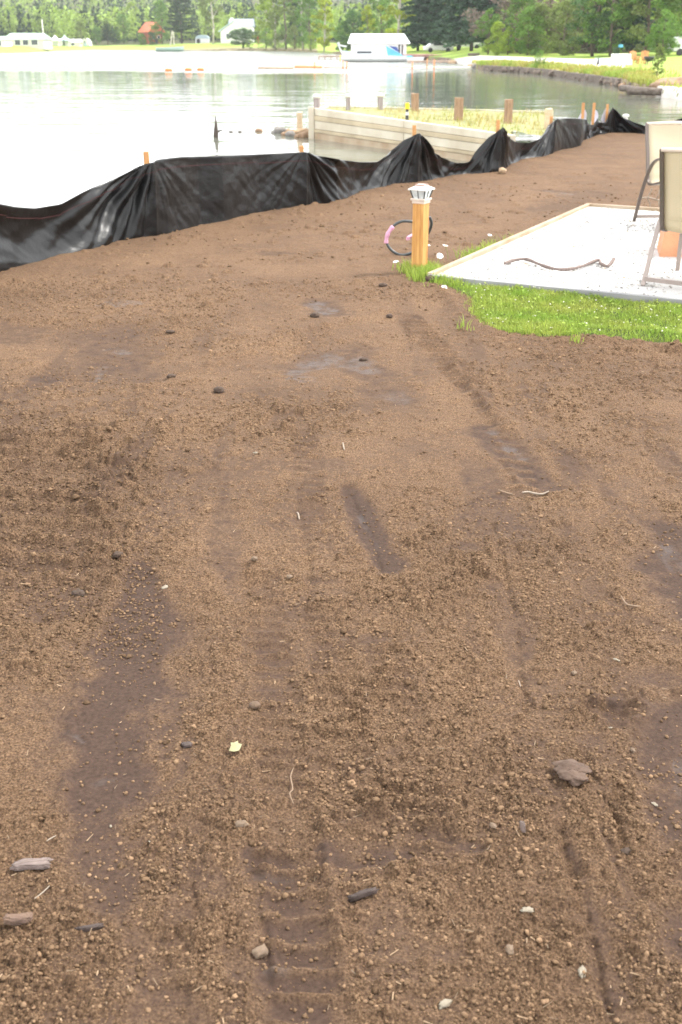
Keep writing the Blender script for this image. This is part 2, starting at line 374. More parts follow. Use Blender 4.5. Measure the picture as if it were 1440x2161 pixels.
def sling_material():
    m = mat('sling', (.40, .33, .22), .7, .3); N = m.node_tree.nodes; L = m.node_tree.links; P = N['Principled BSDF']
    tc = N['Texture Coordinate']; wv = []
    for ax in ('X', 'Z'):
        k = N.new('ShaderNodeTexWave'); k.wave_type = 'BANDS'; k.bands_direction = ax; k.inputs['Scale'].default_value = 90; L.new(tc.outputs['Object'], k.inputs['Vector']); wv.append(k)
    mx = N.new('ShaderNodeMath'); mx.operation = 'MULTIPLY'; L.new(wv[0].outputs['Fac'], mx.inputs[0]); L.new(wv[1].outputs['Fac'], mx.inputs[1])
    r = N.new('ShaderNodeValToRGB'); r.color_ramp.elements[0].color = (.50, .43, .30, 1); r.color_ramp.elements[1].color = (.72, .65, .50, 1); L.new(mx.outputs[0], r.inputs[0]); L.new(r.outputs[0], P.inputs['Base Color'])
    t = N.new('ShaderNodeBsdfTranslucent'); L.new(r.outputs[0], t.inputs[0]); ms = N.new('ShaderNodeMixShader'); ms.inputs[0].default_value = .3
    L.new(P.outputs[0], ms.inputs[1]); L.new(t.outputs[0], ms.inputs[2]); L.new(ms.outputs[0], N['Material Output'].inputs[0]); return m
M['sling'] = sling_material()

def water_material():
    m = bpy.data.materials.new('water'); m.use_nodes = True; N = m.node_tree.nodes; L = m.node_tree.links; P = N['Principled BSDF']
    P.inputs['Base Color'].default_value = (.15, .16, .13, 1); P.inputs['IOR'].default_value = 1.33; P.inputs['Specular IOR Level'].default_value = .5
    g = N.new('ShaderNodeNewGeometry'); sep = N.new('ShaderNodeSeparateXYZ'); L.new(g.outputs['Position'], sep.inputs[0])
    def noise(s, sc, d=3):
        mp = N.new('ShaderNodeMapping'); mp.inputs['Scale'].default_value = sc; L.new(g.outputs['Position'], mp.inputs[0])
        n = N.new('ShaderNodeTexNoise'); n.inputs['Scale'].default_value = s; n.inputs['Detail'].default_value = d; L.new(mp.outputs[0], n.inputs['Vector']); return n.outputs[0]
    def rng_(x, a, b, c, d):
        r = N.new('ShaderNodeMapRange'); L.new(x, r.inputs[0])
        for k, v in zip(('From Min', 'From Max', 'To Min', 'To Max'), (a, b, c, d)): r.inputs[k].default_value = v
        return r.outputs[0]
    def math_(op, a, b):
        k = N.new('ShaderNodeMath'); k.operation = op
        for i, v in enumerate((a, b)):
            if isinstance(v, (int, float)): k.inputs[i].default_value = v
            else: L.new(v, k.inputs[i])
        return k.outputs[0]
    # the wind ruffles the open lake beyond about 100 m, and less so near the cove on the right
    wob = rng_(noise(.02, (1, 1, 1)), .3, .7, -14, 14)
    far = rng_(math_('ADD', sep.outputs['Y'], wob), 88, 104, 0, 1)
    lim = rng_(math_('ADD', sep.outputs['X'], wob), 6, 22, 1, 0)
    ruff = math_('MULTIPLY', far, lim)
    L.new(math_('ADD', math_('MULTIPLY', ruff, .22), .04), P.inputs['Roughness'])
    b = N.new('ShaderNodeBump'); b.inputs['Distance'].default_value = WAVE[0]
    L.new(noise(1.0, (.9, 2.2, 1), 4), b.inputs['Height']); b.inputs['Strength'].default_value = 1
    b2 = N.new('ShaderNodeBump'); b2.inputs['Distance'].default_value = WAVE[1]; L.new(noise(.35, (.5, 2.0, 1), 3), b2.inputs['Height']); L.new(b.outputs[0], b2.inputs['Normal'])
    b3 = N.new('ShaderNodeBump'); b3.inputs['Distance'].default_value = WAVE[2]; L.new(noise(.8, (.7, 2.0, 1), 2), b3.inputs['Height']); L.new(ruff, b3.inputs['Strength']); L.new(b2.outputs[0], b3.inputs['Normal'])
    L.new(b3.outputs[0], P.inputs['Normal']); return m
WAVE = (.010, .032, .5)
M['water'] = water_material()

# ------------------------------------------------------------------ the silt fence's line on the ground
FB = [(-330, 690), (-160, 632), (0, 580), (120, 545), (185, 532), (250, 512), (357, 497), (425, 477), (475, 470), (550, 450), (655, 435), (717, 428), (759, 410), (830, 393), (880, 388), (909, 385), (963, 374), (992, 370), (1059, 364), (1080, 349), (1109, 338), (1128, 336), (1152, 332), (1183, 319), (1225, 311), (1231, 297), (1246, 294), (1256, 288), (1279, 285), (1308, 282), (1357, 286), (1440, 289), (1560, 298), (1750, 312), (2100, 330)]
FT = [(-330, 440), (-160, 385), (0, 427), (50, 437), (90, 440), (145, 432), (190, 408), (250, 378), (300, 352), (338, 337), (390, 331), (480, 328), (560, 325), (645, 320), (680, 330), (720, 337), (760, 342), (795, 342), (830, 317), (851, 299), (878, 279), (892, 291), (909, 314), (934, 332), (967, 345), (992, 343), (1017, 308), (1038, 283), (1054, 265), (1067, 284), (1088, 299), (1117, 302), (1142, 290), (1156, 268), (1163, 251), (1195, 249), (1230, 251), (1238, 259), (1248, 264), (1258, 248), (1268, 260), (1276, 258), (1283, 221), (1296, 236), (1312, 248), (1336, 259), (1357, 266), (1395, 262), (1440, 248), (1500, 228), (1600, 262), (1750, 240), (2100, 260)]
STK = [(-160, 372), (327, 320), (641, 308), (878, 264), (1049, 253), (1163, 245), (1231, 217), (1252, 217), (1282, 220), (1500, 215), (1750, 225)]
FW = [at(px, py, 0) for px, py in FB]; FWP = [px for px, _ in FB]
F2 = [(p.x, p.y) for p in FW]
def fence_base(px):
    return Vector((np.interp(px, FWP, [p.x for p in FW]), np.interp(px, FWP, [p.y for p in FW]), 0))

# ------------------------------------------------------------------ soil heights and stains
def P2(L): return [tuple(at(px, py, 0))[:2] for px, py in L]
def blobs(x, y, L, nz=.35, o=0):            # L: pixel strokes with a half width in metres at each node
    r = np.zeros_like(x); n = fbm(x, y, 9, 4, o)*nz + fbm(x, y, 2.5, 2, o+5)*nz
    for pts, ws, s in L:
        d, al, sd_, wd = seg_dist(x, y, P2(pts), ws)
        r = np.maximum(r, s*(1 - sstep(.35, 1.4, d/(wd+1e-6) + n*1.9)))
    return r
DAMP = [([(560, 1330), (590, 1500), (600, 1735)], (.05, .06, .05), .45), ([(1060, 1320), (1150, 1500), (1180, 1700)], (.05, .05, .04), .5), ([(230, 1870), (300, 2000), (330, 2161)], (.03, .04, .05), .5), ([(830, 1900), (900, 2161)], (.05, .06), .4), ([(1180, 1730), (1260, 1950), (1310, 2161)], (.02, .025, .03), .6),
        ([(295, 1190), (300, 1270), (285, 1350)], (.05, .10, .16), .95), ([(285, 1340), (240, 1450), (215, 1560), (205, 1690)], (.16, .19, .19, .15), 1.0),
        ([(300, 1400), (360, 1480), (350, 1600)], (.04, .05, .03), .7),
        ([(210, 1690), (210, 1800), (235, 1900)], (.12, .10, .06), .8), ([(400, 1560), (380, 1640), (300, 1690)], (.03, .03, .02), .6),
        ([(470, 1075), (480, 1160), (500, 1260)], (.05, .08, .05), .5), ([(640, 1075), (650, 1130)], (.03, .05), .6),
        ([(735, 1030), (780, 1110), (825, 1190)], (.05, .065, .06), .9), ([(1030, 910), (1100, 975), (1160, 1030)], (.10, .10, .06), .75),
        ([(1000, 980), (1040, 1100), (1080, 1120)], (.08, .16, .12), .6), ([(970, 1150), (1000, 1150)], (.05, .05), .6),
        ([(1050, 1230), (1090, 1310), (1110, 1380)], (.06, .07, .03), .55), ([(1240, 1240), (1260, 1250)], (.05, .04), .5),
        ([(1420, 1120), (1440, 1200), (1450, 1290)], (.12, .14, .10), .85), ([(1440, 1500), (1400, 1600), (1440, 1750)], (.10, .12, .12), .85),
        ([(1250, 1560), (1310, 1620)], (.05, .05), .6), ([(1330, 1430), (1440, 1425)], (.05, .07), .6),
        ([(1300, 1470), (1310, 1520)], (.05, .05), .7), ([(1430, 1940), (1440, 1990)], (.06, .06), .7),
        ([(250, 700), (265, 790)], (.28, .28), .55), ([(640, 770), (700, 745), (790, 790)], (.16, .2, .12), .55), ([(810, 820), (850, 840)], (.15, .12), .5),
        ([(0, 700), (30, 715)], (.3, .2), .5), ([(670, 640), (690, 660)], (.15, .15), .6), ([(85, 795), (110, 798)], (.06, .06), .8),
        ([(700, 1800), (800, 1810), (860, 1800)], (.045, .05, .035), .95), ([(900, 1770), (1000, 1790)], (.035, .04), .8),
        ([(540, 1800), (590, 1850), (620, 1950), (620, 2050), (640, 2161)], (.04, .07, .08, .08, .07), .9),
        ([(420, 1830), (460, 1880)], (.03, .03), .5), ([(900, 2000), (960, 2010)], (.03, .03), .6), ([(480, 2010), (520, 2060)], (.025, .03), .6),
        ([(310, 1900), (420, 1930)], (.02, .03), .45), ([(350, 2080), (420, 2160)], (.03, .03), .45), ([(920, 2100), (980, 2140)], (.03, .03), .45),
        ([(550, 1350), (575, 1420)], (.025, .03), .6), ([(1270, 1750), (1330, 1900)], (.02, .02), .7), ([(1350, 1300), (1420, 1340)], (.04, .04), .45),
        ([(1180, 440), (1240, 405)], (.3, .3), .35), ([(1150, 400), (1210, 405)], (.15, .15), .45), ([(560, 535), (610, 535)], (.09, .07), .5),
        ([(60, 960), (120, 1100), (80, 1250)], (.10, .2, .15), .35)]
WET = [([(215, 643), (285, 640)], (.05, .07), 1.), ([(230, 735), (260, 740)], (.06, .05), .8), ([(665, 640), (690, 655)], (.07, .06), 1.),
       ([(625, 780), (660, 765), (700, 750), (740, 760), (785, 780)], (.05, .07, .08, .09, .06), .9), ([(630, 795), (655, 800)], (.04, .05), .7),
       ([(1040, 910), (1100, 965)], (.035, .035), .8), ([(760, 1080), (800, 1150)], (.015, .02), .6), ([(1410, 1150), (1440, 1190)], (.03, .04), .6),
       ([(145, 1540), (175, 1560)], (.02, .015), 1.), ([(200, 1650), (240, 1640)], (.02, .015), .5), ([(1435, 1600), (1445, 1700)], (.012, .018), .6),
       ([(540, 1850), (620, 1850)], (.01, .01), .5), ([(570, 2050), (670, 2040)], (.02, .02), .5), ([(820, 835), (850, 845)], (.08, .06), .5),
       ([(205, 800), (215, 770)], (.03, .03), .6), ([(1155, 402), (1200, 408)], (.08, .08), .7), ([(60, 0), (61, 1)], (.0, .0), 0)]
LAWN = [(850, 562), (868, 590), (912, 606), (945, 616), (970, 628), (992, 640), (1000, 664), (1035, 686), (1062, 700), (1100, 706), (1150, 713), (1200, 710), (1260, 712), (1330, 721), (1440, 730), (1700, 752), (1700, 640), (1440, 618), (930, 574), (905, 572)]
LAWNW = P2(LAWN)
TREADS = [  # centre line, half width, lug spacing, height
    ([(600, 1735), (615, 1850), (640, 2000), (660, 2170)], .075, .066, .021),
    ([(690, 1250), (710, 1450), (740, 1650), (760, 1760)], .075, .066, .019), ([(800, 1350), (850, 1550), (890, 1700), (910, 1850)], .065, .066, .016), ([(545, 1180), (575, 1400), (600, 1600), (605, 1735)], .065, .066, .017),
    ([(760, 1850), (820, 2000), (860, 2161)], .065, .066, .015), ([(1100, 1500), (1160, 1750), (1230, 2161)], .05, .066, .008), ([(640, 900), (660, 1100), (690, 1250)], .06, .07, .008),
    ([(400, 1750), (370, 1950), (350, 2161)], .04, .066, .006), ([(90, 900), (100, 1050), (90, 1250)], .22, .15, .03), ([(1010, 830), (1070, 930), (1110, 1040)], .06, .10, .012),
    ([(555, 1340), (570, 1450)], .05, .075, .007), ([(870, 2000), (930, 2010), (960, 2100)], .07, .06, .006),
    ([(865, 672), (905, 720), (960, 775), (1010, 830)], .09, .10, .018), ([(700, 1590), (705, 1680)], .06, .06, .007)]
RIDGES = [([(1180, 1750), (1240, 1950), (1290, 2161)], .010, -.012), ([(1290, 1700), (1350, 1900)], .012, -.014), ([(740, 1040), (790, 1150), (820, 1260)], .012, -.006), ([(630, 1075), (650, 1180), (660, 1260)], .014, -.010),
          ([(1050, 930), (1130, 1090), (1200, 1250)], .016, .010), ([(230, 1250), (150, 1500), (130, 1700)], .012, .007), ([(390, 1750), (420, 1950)], .008, -.008), ([(1040, 1100), (1090, 1300), (1110, 1500)], .012, -.010), ([(950, 760), (1060, 900)], .03, .016),
          ([(560, 1780), (560, 1900), (585, 2050)], .012, .010), ([(690, 1790), (700, 1900), (730, 2100)], .014, .012), ([(380, 640), (600, 610), (800, 590)], .05, .014), ([(200, 880), (420, 800)], .04, .014),([(300, 828), (470, 760), (620, 710), (760, 672), (830, 655)], .05, .022), ([(330, 700), (410, 697)], .05, .02), ([(1010, 800), (1070, 900)], .05, .015),
          ([(690, 1745), (770, 1725), (860, 1740)], .02, .014), ([(640, 1640), (740, 1660)], .015, .010), ([(1200, 955), (1305, 968)], .03, .02),
          ([(0, 1180), (110, 1185)], .03, .018), ([(750, 1840), (900, 1830)], .012, .01), ([(860, 606), (920, 612), (1000, 690), (1100, 715), (1300, 722), (1440, 732)], .07, .018),
          ([(1240, 1470), (1280, 1475), (1330, 1490)], .012, .010), ([(1190, 690), (1440, 715)], .06, .02)]
def lugs(x, y, al, sd_, sp):
    f = (al/sp - sd_*2.6 + .5*fbm(x, y, 7, 3, 5)) % 1.0
    return np.exp(-((f-.5)/.17)**2)*np.clip(.75 + 1.6*fbm(x, y, 16, 3, 6), 0, 1)
def blur_lawn(x, y):
    lx = (x-PAT0[0])*PVX[0] + (y-PAT0[1])*PVX[1]; ly = -((x-PAT0[0])*-PVX[1] + (y-PAT0[1])*PVX[0])
    return sstep(.75, .1, ly)*(ly > -.3)*sstep(-.35, .15, lx)*(x > .3)
def soil_fields(x, y):
    damp = blobs(x, y, DAMP, .5); wet = blobs(x, y, WET, .9, 9)
    gn = (fbm(x, y, 6, 3, 3)*.25)
    g = in_poly(x + gn*.25, y + gn*.45, LAWNW).astype(float)
    return damp, wet, g
PAT = [at(912, 578, .08), at(1245, 431, .08)]
pu = (PAT[1]-PAT[0]).normalized(); pv = Vector((pu.y, -pu.x, 0)); PANG = math.atan2(pv.y, pv.x)
PW, PLN = 3.4, (PAT[1]-PAT[0]).length
def soil_h(x, y, damp, wet, dx, want=False):
    rough = 1 - np.clip(damp*1.1, 0, .93)
    h = .028*fbm(x, y, .7, 3, 1) + .016*fbm(x, y, 3, 3, 2)*(.4+.6*rough) + .010*fbm(x, y, 14, 3, 4)*(.25+.75*rough)
    crm = np.zeros_like(h)
    amt = np.clip(.75 + 2.0*fbm(x, y, 1.4, 3, 8), .3, 1.4)*rough
    cz = blobs(x, y, [([(40, 880), (110, 960), (150, 1080), (150, 1200), (60, 1320)], (.25, .35, .4, .4, .3), 1.0)], .6, 20)
    for cell, prob, amp, o in ((.075, .14, .48, 1), (.036, .36, .70, 2), (.019, .66, .98, 3), (.011, .85, 1.1, 4)):
        k = sstep(1.3, 3.0, cell/dx)
        dm = domes(x, y, cell, prob, o); h = h + dm*amp*amt*k*(1 + cz*.8); crm = np.maximum(crm, sstep(.02, .2, dm/cell)*k*np.clip(amt*1.4, 0, 1))
    h = h + cz*.025*fbm(x, y, 9, 3, 31)
    h = h + .007*fbm(x, y, 48, 3, 6)*rough*sstep(1.5, 4, .02/dx)
    h = h - .010*damp - .004*wet + .035*np.clip(blur_lawn(x, y), 0, 1)
    for pts, wd, sp, ht in TREADS:
        d, al, sd_, _ = seg_dist(x, y, P2(pts)); k = 1 - sstep(.8, 1.15, d/wd + .25*fbm(x, y, 12, 2, 3))
        lug = lugs(x, y, al, sd_, sp)
        h = h*(1-.45*k*(1-lug)) + k*ht*(lug*1.1*(.6+.8*(fbm(x, y, 30, 3, 19)+.5)) - .45)
    for pts, wd, ht in RIDGES:
        d, al, sd_, _ = seg_dist(x + .5*wd*(vnoise(x, y, 1.1/wd/2, 33)-.5)*2, y + 1.5*wd*(vnoise(x, y, .5/wd, 34)-.5), P2(pts)); h = h + ht*np.exp(-(d/wd)**2)*np.clip(.4+2.4*(fbm(x, y, 5, 3, 44)+.2), 0, 1.2)*(.35 + 1.3*np.clip(fbm(x, y, 14, 3, 12)+.5, 0, 1))
    fx, fy = P2([(1290, 1495)])[0]; d = np.hypot((x-fx)/.085, (y-fy)/.05) + .5*fbm(x, y, 25, 2, 14)
    h = h - .016*(1-sstep(.7, 1.0, d)) + .008*np.exp(-((d-1.15)/.22)**2)
    dd, al, side, _ = seg_dist(x, y, F2)
    out = np.where(side > 0, dd, 0)          # beyond the fence: the bank falls into the lake
    ins = np.where(side <= 0, dd, 0)
    h = h + .02*np.exp(-(ins/.22)**2)*(.5 + 1.2*(fbm(x, y, 3.5, 3, 22)+.5))*(side <= 0)
    h = np.where(side > 0, h*np.exp(-out*3) + .012 - .75*np.maximum(0, out-.08), h)
    # kept flat under the gravel pad
    lx = (x-PAT[0].x)*pv.x + (y-PAT[0].y)*pv.y; ly = (x-PAT[0].x)*pu.x + (y-PAT[0].y)*pu.y
    ind = np.minimum(np.minimum(lx, 6-lx), np.minimum(ly, PLN-ly))
    h = np.where(ind > -.02, np.minimum(h, 0)-.03*sstep(-.02, .1, ind), h)
    return (h, crm) if want else h

NR, NC = 1500, 1050
ys = 1.02*np.exp(np.linspace(0, math.log(27/1.02), NR)); uu = np.linspace(-1, 1, NC)
Y = np.repeat(ys[:, None], NC, 1); X = uu[None, :]*(.42*ys[:, None] + .55) + .10*(ys[:, None]-1)*0
Xf, Yf = X.ravel(), Y.ravel()
DX = np.maximum((.42*Yf+.55)*2/NC, Yf*.0022)
damp, wet, green = soil_fields(Xf, Yf)
Z, crm = soil_h(Xf, Yf, damp, wet, DX, True)
dith = fbm(Xf, Yf, 22, 4, 77)*1.1 + fbm(Xf, Yf, 110, 2, 78)*.7*sstep(0, 1, 3.5/Yf)
damp = np.clip(damp*(1.0 - .55*crm)*1.25 + dith*(damp > .03)*.9*(1-.4*damp), 0, 1)
for pts, wd, sp, ht in TREADS:
    d_, al_, sd__, _ = seg_dist(Xf, Yf, P2(pts)); lg_ = lugs(Xf, Yf, al_, sd__, sp); k_ = 1-sstep(.75, 1.25, d_/wd + .5*fbm(Xf, Yf, 18, 3, 88)); damp = damp*(1 - .8*lg_*k_); damp = np.maximum(damp, k_*(1-lg_)*np.clip(.46 + 2.0*fbm(Xf, Yf, 5, 3, 89) - .35*crm, 0, .8))
wob_ = .25*fbm(Xf, Yf, .5, 2, 120)
strk = fbm((Xf+wob_)*1.0, Yf*.16, 9, 4, 121)*1.5 + fbm((Xf+wob_), Yf*.3, 3.2, 3, 122)*1.2
damp = np.maximum(damp, np.clip(strk*1.9 - .12 - .45*crm, 0, .8)*(1-sstep(4.5, 9, Yf)*.75))
damp = np.maximum(damp, np.clip(.30 + 1.6*fbm(Xf, Yf, 4, 4, 79) - .9*crm, 0, .75)*(1-sstep(3, 9, Yf)*.6))  # noisy darker tone, kept off the crumbs and so between them
wet = np.clip(wet*(1 + 3*fbm(Xf, Yf, 26, 4, 80)) - .15 - .5*crm, 0, 1)
pale = np.clip(wet*.38, 0, .9)
idx = np.arange(NR*NC).reshape(NR, NC)
Fq = np.stack([idx[:-1, :-1], idx[:-1, 1:], idx[1:, 1:], idx[1:, :-1]], -1).reshape(-1, 4)
keep = (Z[Fq].min(1) > -1.0)
soil = link('soil_ground', np_mesh('soil_ground', np.stack([Xf, Yf, Z], 1), Fq[keep], M['soil'], True, {'damp': damp, 'wet': wet, 'green': green*.8, 'pale': pale}))
tag(soil, kind='structure')
# the same yard carried on to the sides of and behind the viewer
yd = np.array([(-60, -40), (60, -40), (60, 16), (9, 16)] + [(F2[k][0], F2[k][1]) for k in (-1,)] + [(3, 12), (-1.6, 8.5), (-2.9, 6.4), (-12, 3), (-60, 1)])
me = bpy.data.meshes.new('yard_ground'); me.from_pydata([(float(a), float(b), -.09) for a, b in yd], [], [tuple(range(len(yd)))]); me.materials.append(M['soil'])
tag(link('yard_ground', me), kind='structure')

# loose crumbs lying on the soil
def icos(sub):
    import bmesh
    bm = bmesh.new(); bmesh.ops.create_icosphere(bm, subdivisions=sub, radius=1); v = np.array([x.co[:] for x in bm.verts]); f = np.array([[q.index for q in p.verts] for p in bm.faces]); bm.free(); return v, f
def scatter_lumps(px_, py_, pz_, rad, sub, flat=.75, sink=.25):
    V0, F0 = icos(sub); n = len(px_); k = len(V0)
    ax = rng.normal(size=(n, 1, 3)); ax /= np.linalg.norm(ax, axis=2, keepdims=True)
    d1 = (V0[None]*ax).sum(2); ax2 = rng.normal(size=(n, 1, 3)); d2 = (V0[None]*ax2).sum(2)
    s = rad[:, None]*(1 + .3*d1 + .22*np.sin(2.8*d2 + rng.random((n, 1))*6) + rng.normal(size=(n, k))*(.12 if sub == 1 else .17))
    sc_ = 1 + rng.uniform(-.3, .35, (n, 1, 3)); sc_[:, :, 2] *= flat
    ang = rng.random(n)*6.28; V = V0[None]*s[..., None]*sc_
    c, s_ = np.cos(ang)[:, None], np.sin(ang)[:, None]
    x = V[..., 0]*c - V[..., 1]*s_; y = V[..., 0]*s_ + V[..., 1]*c; z = V[..., 2]
    P = np.stack([x + px_[:, None], y + py_[:, None], z + (pz_ + rad*(flat - sink - .2))[:, None]], -1).reshape(-1, 3)
    return P, (F0[None] + (np.arange(n)*k)[:, None, None]).reshape(-1, 3), k
def crumbs(n, ymin, ymax, r0, r1, sub, power, o):
    yy = ymin*np.exp(rng.random(n)**.9*math.log(ymax/ymin)); xx = rng.uniform(-1, 1, n)*(.33*yy+.35)
    d, w_, g = soil_fields(xx, yy); pr = np.clip(.5 + 3.4*fbm(xx, yy, 1.4, 3, 8), .06, 1)*np.clip(.65 + 2.6*fbm(xx, yy, 11, 3, 58), .2, 1)*(1-np.clip(d, 0, .62))*(g < .5)
    cz = blobs(xx, yy, [([(40, 880), (110, 960), (150, 1080), (150, 1200), (60, 1320)], (.25, .35, .4, .4, .3), 1.0)], .6, 20); pr = np.maximum(pr, cz*(g < .5))
    dd, al, side, _ = seg_dist(xx, yy, F2); m = (rng.random(n) < pr) & ((side < 0) | (yy < 5))
    lx = (xx-PAT[0].x)*pv.x + (yy-PAT[0].y)*pv.y; ly = (xx-PAT[0].x)*pu.x + (yy-PAT[0].y)*pu.y
    m &= ~((lx > -.05) & (ly > -.05) & (ly < PLN+.05))
    xx, yy, d, w_ = xx[m], yy[m], d[m], w_[m]; r = (r0 + (r1-r0)*rng.random(len(xx))**power)*(.75 + .10*yy)
    zz = soil_h(xx, yy, d, w_, np.full(len(xx), .006)*(yy/2))
    P, F_, k = scatter_lumps(xx, yy, zz, r, sub)
    tone = np.repeat(np.clip(rng.normal(.40, .22, len(xx)) - cz[m]*.2, 0, 1), k)
    return P, F_, tone
parts = [crumbs(170000, 1.1, 8, .0014, .0054, 1, 2.1, 0), crumbs(12000, 1.1, 14, .0035, .0075, 2, 3.2, 1), crumbs(260, 1.1, 18, .006, .010, 2, 2.0, 2)]
off = 0; VV, FF, TT = [], [], []
for P, F_, t in parts: VV.append(P); FF.append(F_+off); TT.append(t); off += len(P)
tag(link('soil_crumbs', np_mesh('soil_crumbs', np.concatenate(VV), np.concatenate(FF), M['crumb'], False, {'tone': np.concatenate(TT)})), 'loose crumbs of dry brown earth lying all over the graded soil', 'soil crumbs', kind='stuff')
# tiny pale straw bits, grit
n = 420; yy = 1.15*np.exp(rng.random(n)*math.log(6)); xx = rng.uniform(-1, 1, n)*(.33*yy+.3); d, w_, g = soil_fields(xx, yy); m = g < .5; xx, yy, d, w_ = xx[m], yy[m], d[m], w_[m]
zz = soil_h(xx, yy, d, w_, np.full(len(xx), .005)); a = rng.random(len(xx))*6.28; l = rng.uniform(.003, .012, len(xx)); wd_ = rng.uniform(.0006, .0014, len(xx))
ex, ey = np.cos(a)*l, np.sin(a)*l; nx, ny = -np.sin(a)*wd_, np.cos(a)*wd_; zt = zz+.004
V = np.stack([np.stack([xx-ex-nx, yy-ey-ny, zt], 1), np.stack([xx+ex-nx, yy+ey-ny, zt+rng.uniform(0, .005, len(xx))], 1), np.stack([xx+ex+nx, yy+ey+ny, zt+.002], 1), np.stack([xx-ex+nx, yy-ey+ny, zt+.001], 1)], 1).reshape(-1, 3)
M['straw'] = mat('straw', (.20, .135, .08), .7, attr='tone')
tag(link('straw_bits', np_mesh('straw_bits', V, np.arange(len(V)).reshape(-1, 4), M['straw'], False, {'tone': np.repeat(rng.random(len(xx)), 4)})), 'tiny pale straw and root bits scattered over the brown soil', 'straw bits', kind='stuff')

def soil_z(x, y, dx=.006):
    x = np.array([float(x)]); y = np.array([float(y)]); d, w_, g = soil_fields(x, y); return float(soil_h(x, y, d, w_, np.array([dx]))[0])
def on_soil(px, py):
    p = at(px, py, 0); p.z = soil_z(p.x, p.y); return p

# ------------------------------------------------------------------ water
me = bpy.data.meshes.new('water'); me.from_pydata([(-1500, -60, WATER), (1500, -60, WATER), (1500, 2500, WATER), (-1500, 2500, WATER)], [], [(0, 1, 2, 3)]); me.materials.append(M['water'])
tag(link('lake_water', me), kind='structure')

# ------------------------------------------------------------------ silt fence
sf = empty('silt_fence', 'long black plastic silt fence sagging between wooden stakes along the shore', 'silt fence', tuple(fence_base(327)))
base0 = Vector(sf.location)
NU, NV = 2600, 46
cum = [0]
for k in range(1, len(FW)): cum.append(cum[-1] + (FW[k]-FW[k-1]).length)
S = np.linspace(0, cum[-1], NU); bx = np.interp(S, cum, [p.x for p in FW]); by = np.interp(S, cum, [p.y for p in FW]); pxs = np.interp(S, cum, FWP)
kern = np.hanning(41); kern /= kern.sum(); sm = lambda a: np.convolve(np.pad(a, 20, 'edge'), kern, 'valid')
bxs, bys = .5*bx+.5*sm(bx), .5*by+.5*sm(by)
yt = np.interp(pxs, [p for p, _ in FT], [q for _, q in FT])
k9 = np.hanning(15); k9 /= k9.sum(); yts = np.convolve(np.pad(yt, 7, 'edge'), k9, 'valid')
zt_ = np.array([zat(a, b) for a, b in zip(yts, bys)])
tx = np.gradient(bxs); ty = np.gradient(bys); tl = np.hypot(tx, ty); nx_, ny_ = ty/tl, -tx/tl      # towards the yard
sS = [float(np.interp(p, FWP, cum)) for p, _ in STK]; sZ = [float(np.interp(s, S, zt_)) for s in sS]
zmax = np.interp(S, sS, sZ); sag = np.clip(zmax - zt_, 0, 1)
v = np.linspace(0, 1, NV)[None, :]; z = -.08 + (zt_[:, None]+.08)*v; Sg = np.repeat(S[:, None], NV, 1)
disp = np.zeros_like(z)
for i, (s0, z0) in enumerate(zip(sS, sZ)):
    ds = Sg - s0; dz = np.maximum(z0 + .03 - z, .02); r = np.hypot(ds, dz); th = np.arctan2(ds, dz)
    g = np.exp(-(r/1.25)**2)*sstep(.02, .22, r)
    for sgn in (-1, 1):
        mk = sgn*ds > 0; T = np.abs(th); j_ = i+sgn
        lo, hi = sorted((s0, sS[j_] if 0 <= j_ < len(sS) else s0+sgn*2)); ss = float(np.clip(sag[(S >= lo) & (S <= hi)].mean()/.14, .10, 1)); mk = mk*ss
        ph = rng.random(3)*6
        disp += mk*g*(.024*np.sin(T*15 + ph[0] + 1.5*vnoise(r*3, T*2, 1, i)) + .017*np.sin(T*27 + ph[1] + r*3 + 2*vnoise(r*4, T*3, 1, i+3)) + .009*np.sin(T*47 + ph[2] + 3*vnoise(r*6, T*5, 1, i+6)))*sstep(.05, .3, T)
    disp += -.045*np.exp(-np.abs(ds)/.10)*0 + .05*np.exp(-np.abs(ds)/.06)*np.exp(-((z0-z)/1.0)**2)
n1 = fbm(Sg, z*1.0, 2.2, 4, 61); n2 = fbm(Sg + z*1.3, z*.3, 7, 3, 62)
disp += .05*n1*np.sin(v*math.pi) + .014*n2*np.sin(v*math.pi)
q = (zt_[:, None] - z)
disp += -np.minimum(sag[:, None], .35)*.22*np.sin(np.clip(q/.42, 0, 1)*math.pi)    # slack cloth hangs in a swag under the dip
disp *= sstep(-.02, .12, z + .06)*.9 + .1
lean = -.02*v*(np.minimum(sag[:, None], .3)/.3)
PX = bxs[:, None] + nx_[:, None]*(disp + lean); PY = bys[:, None] + ny_[:, None]*(disp + lean)
ii = np.arange(NU*NV).reshape(NU, NV)
V = np.stack([PX - base0.x, PY - base0.y, z], -1).reshape(-1, 3)
Fq = np.stack([ii[:-1, :-1], ii[1:, :-1], ii[1:, 1:], ii[:-1, 1:]], -1).reshape(-1, 4)
fo = link('fabric', np_mesh('fabric', V, Fq, M['fabric'], True), sf); sd_ = fo.modifiers.new('thickness', 'SOLIDIFY'); sd_.thickness = .002
fo['label'] = 'black woven plastic sheet with folds radiating from the stakes'
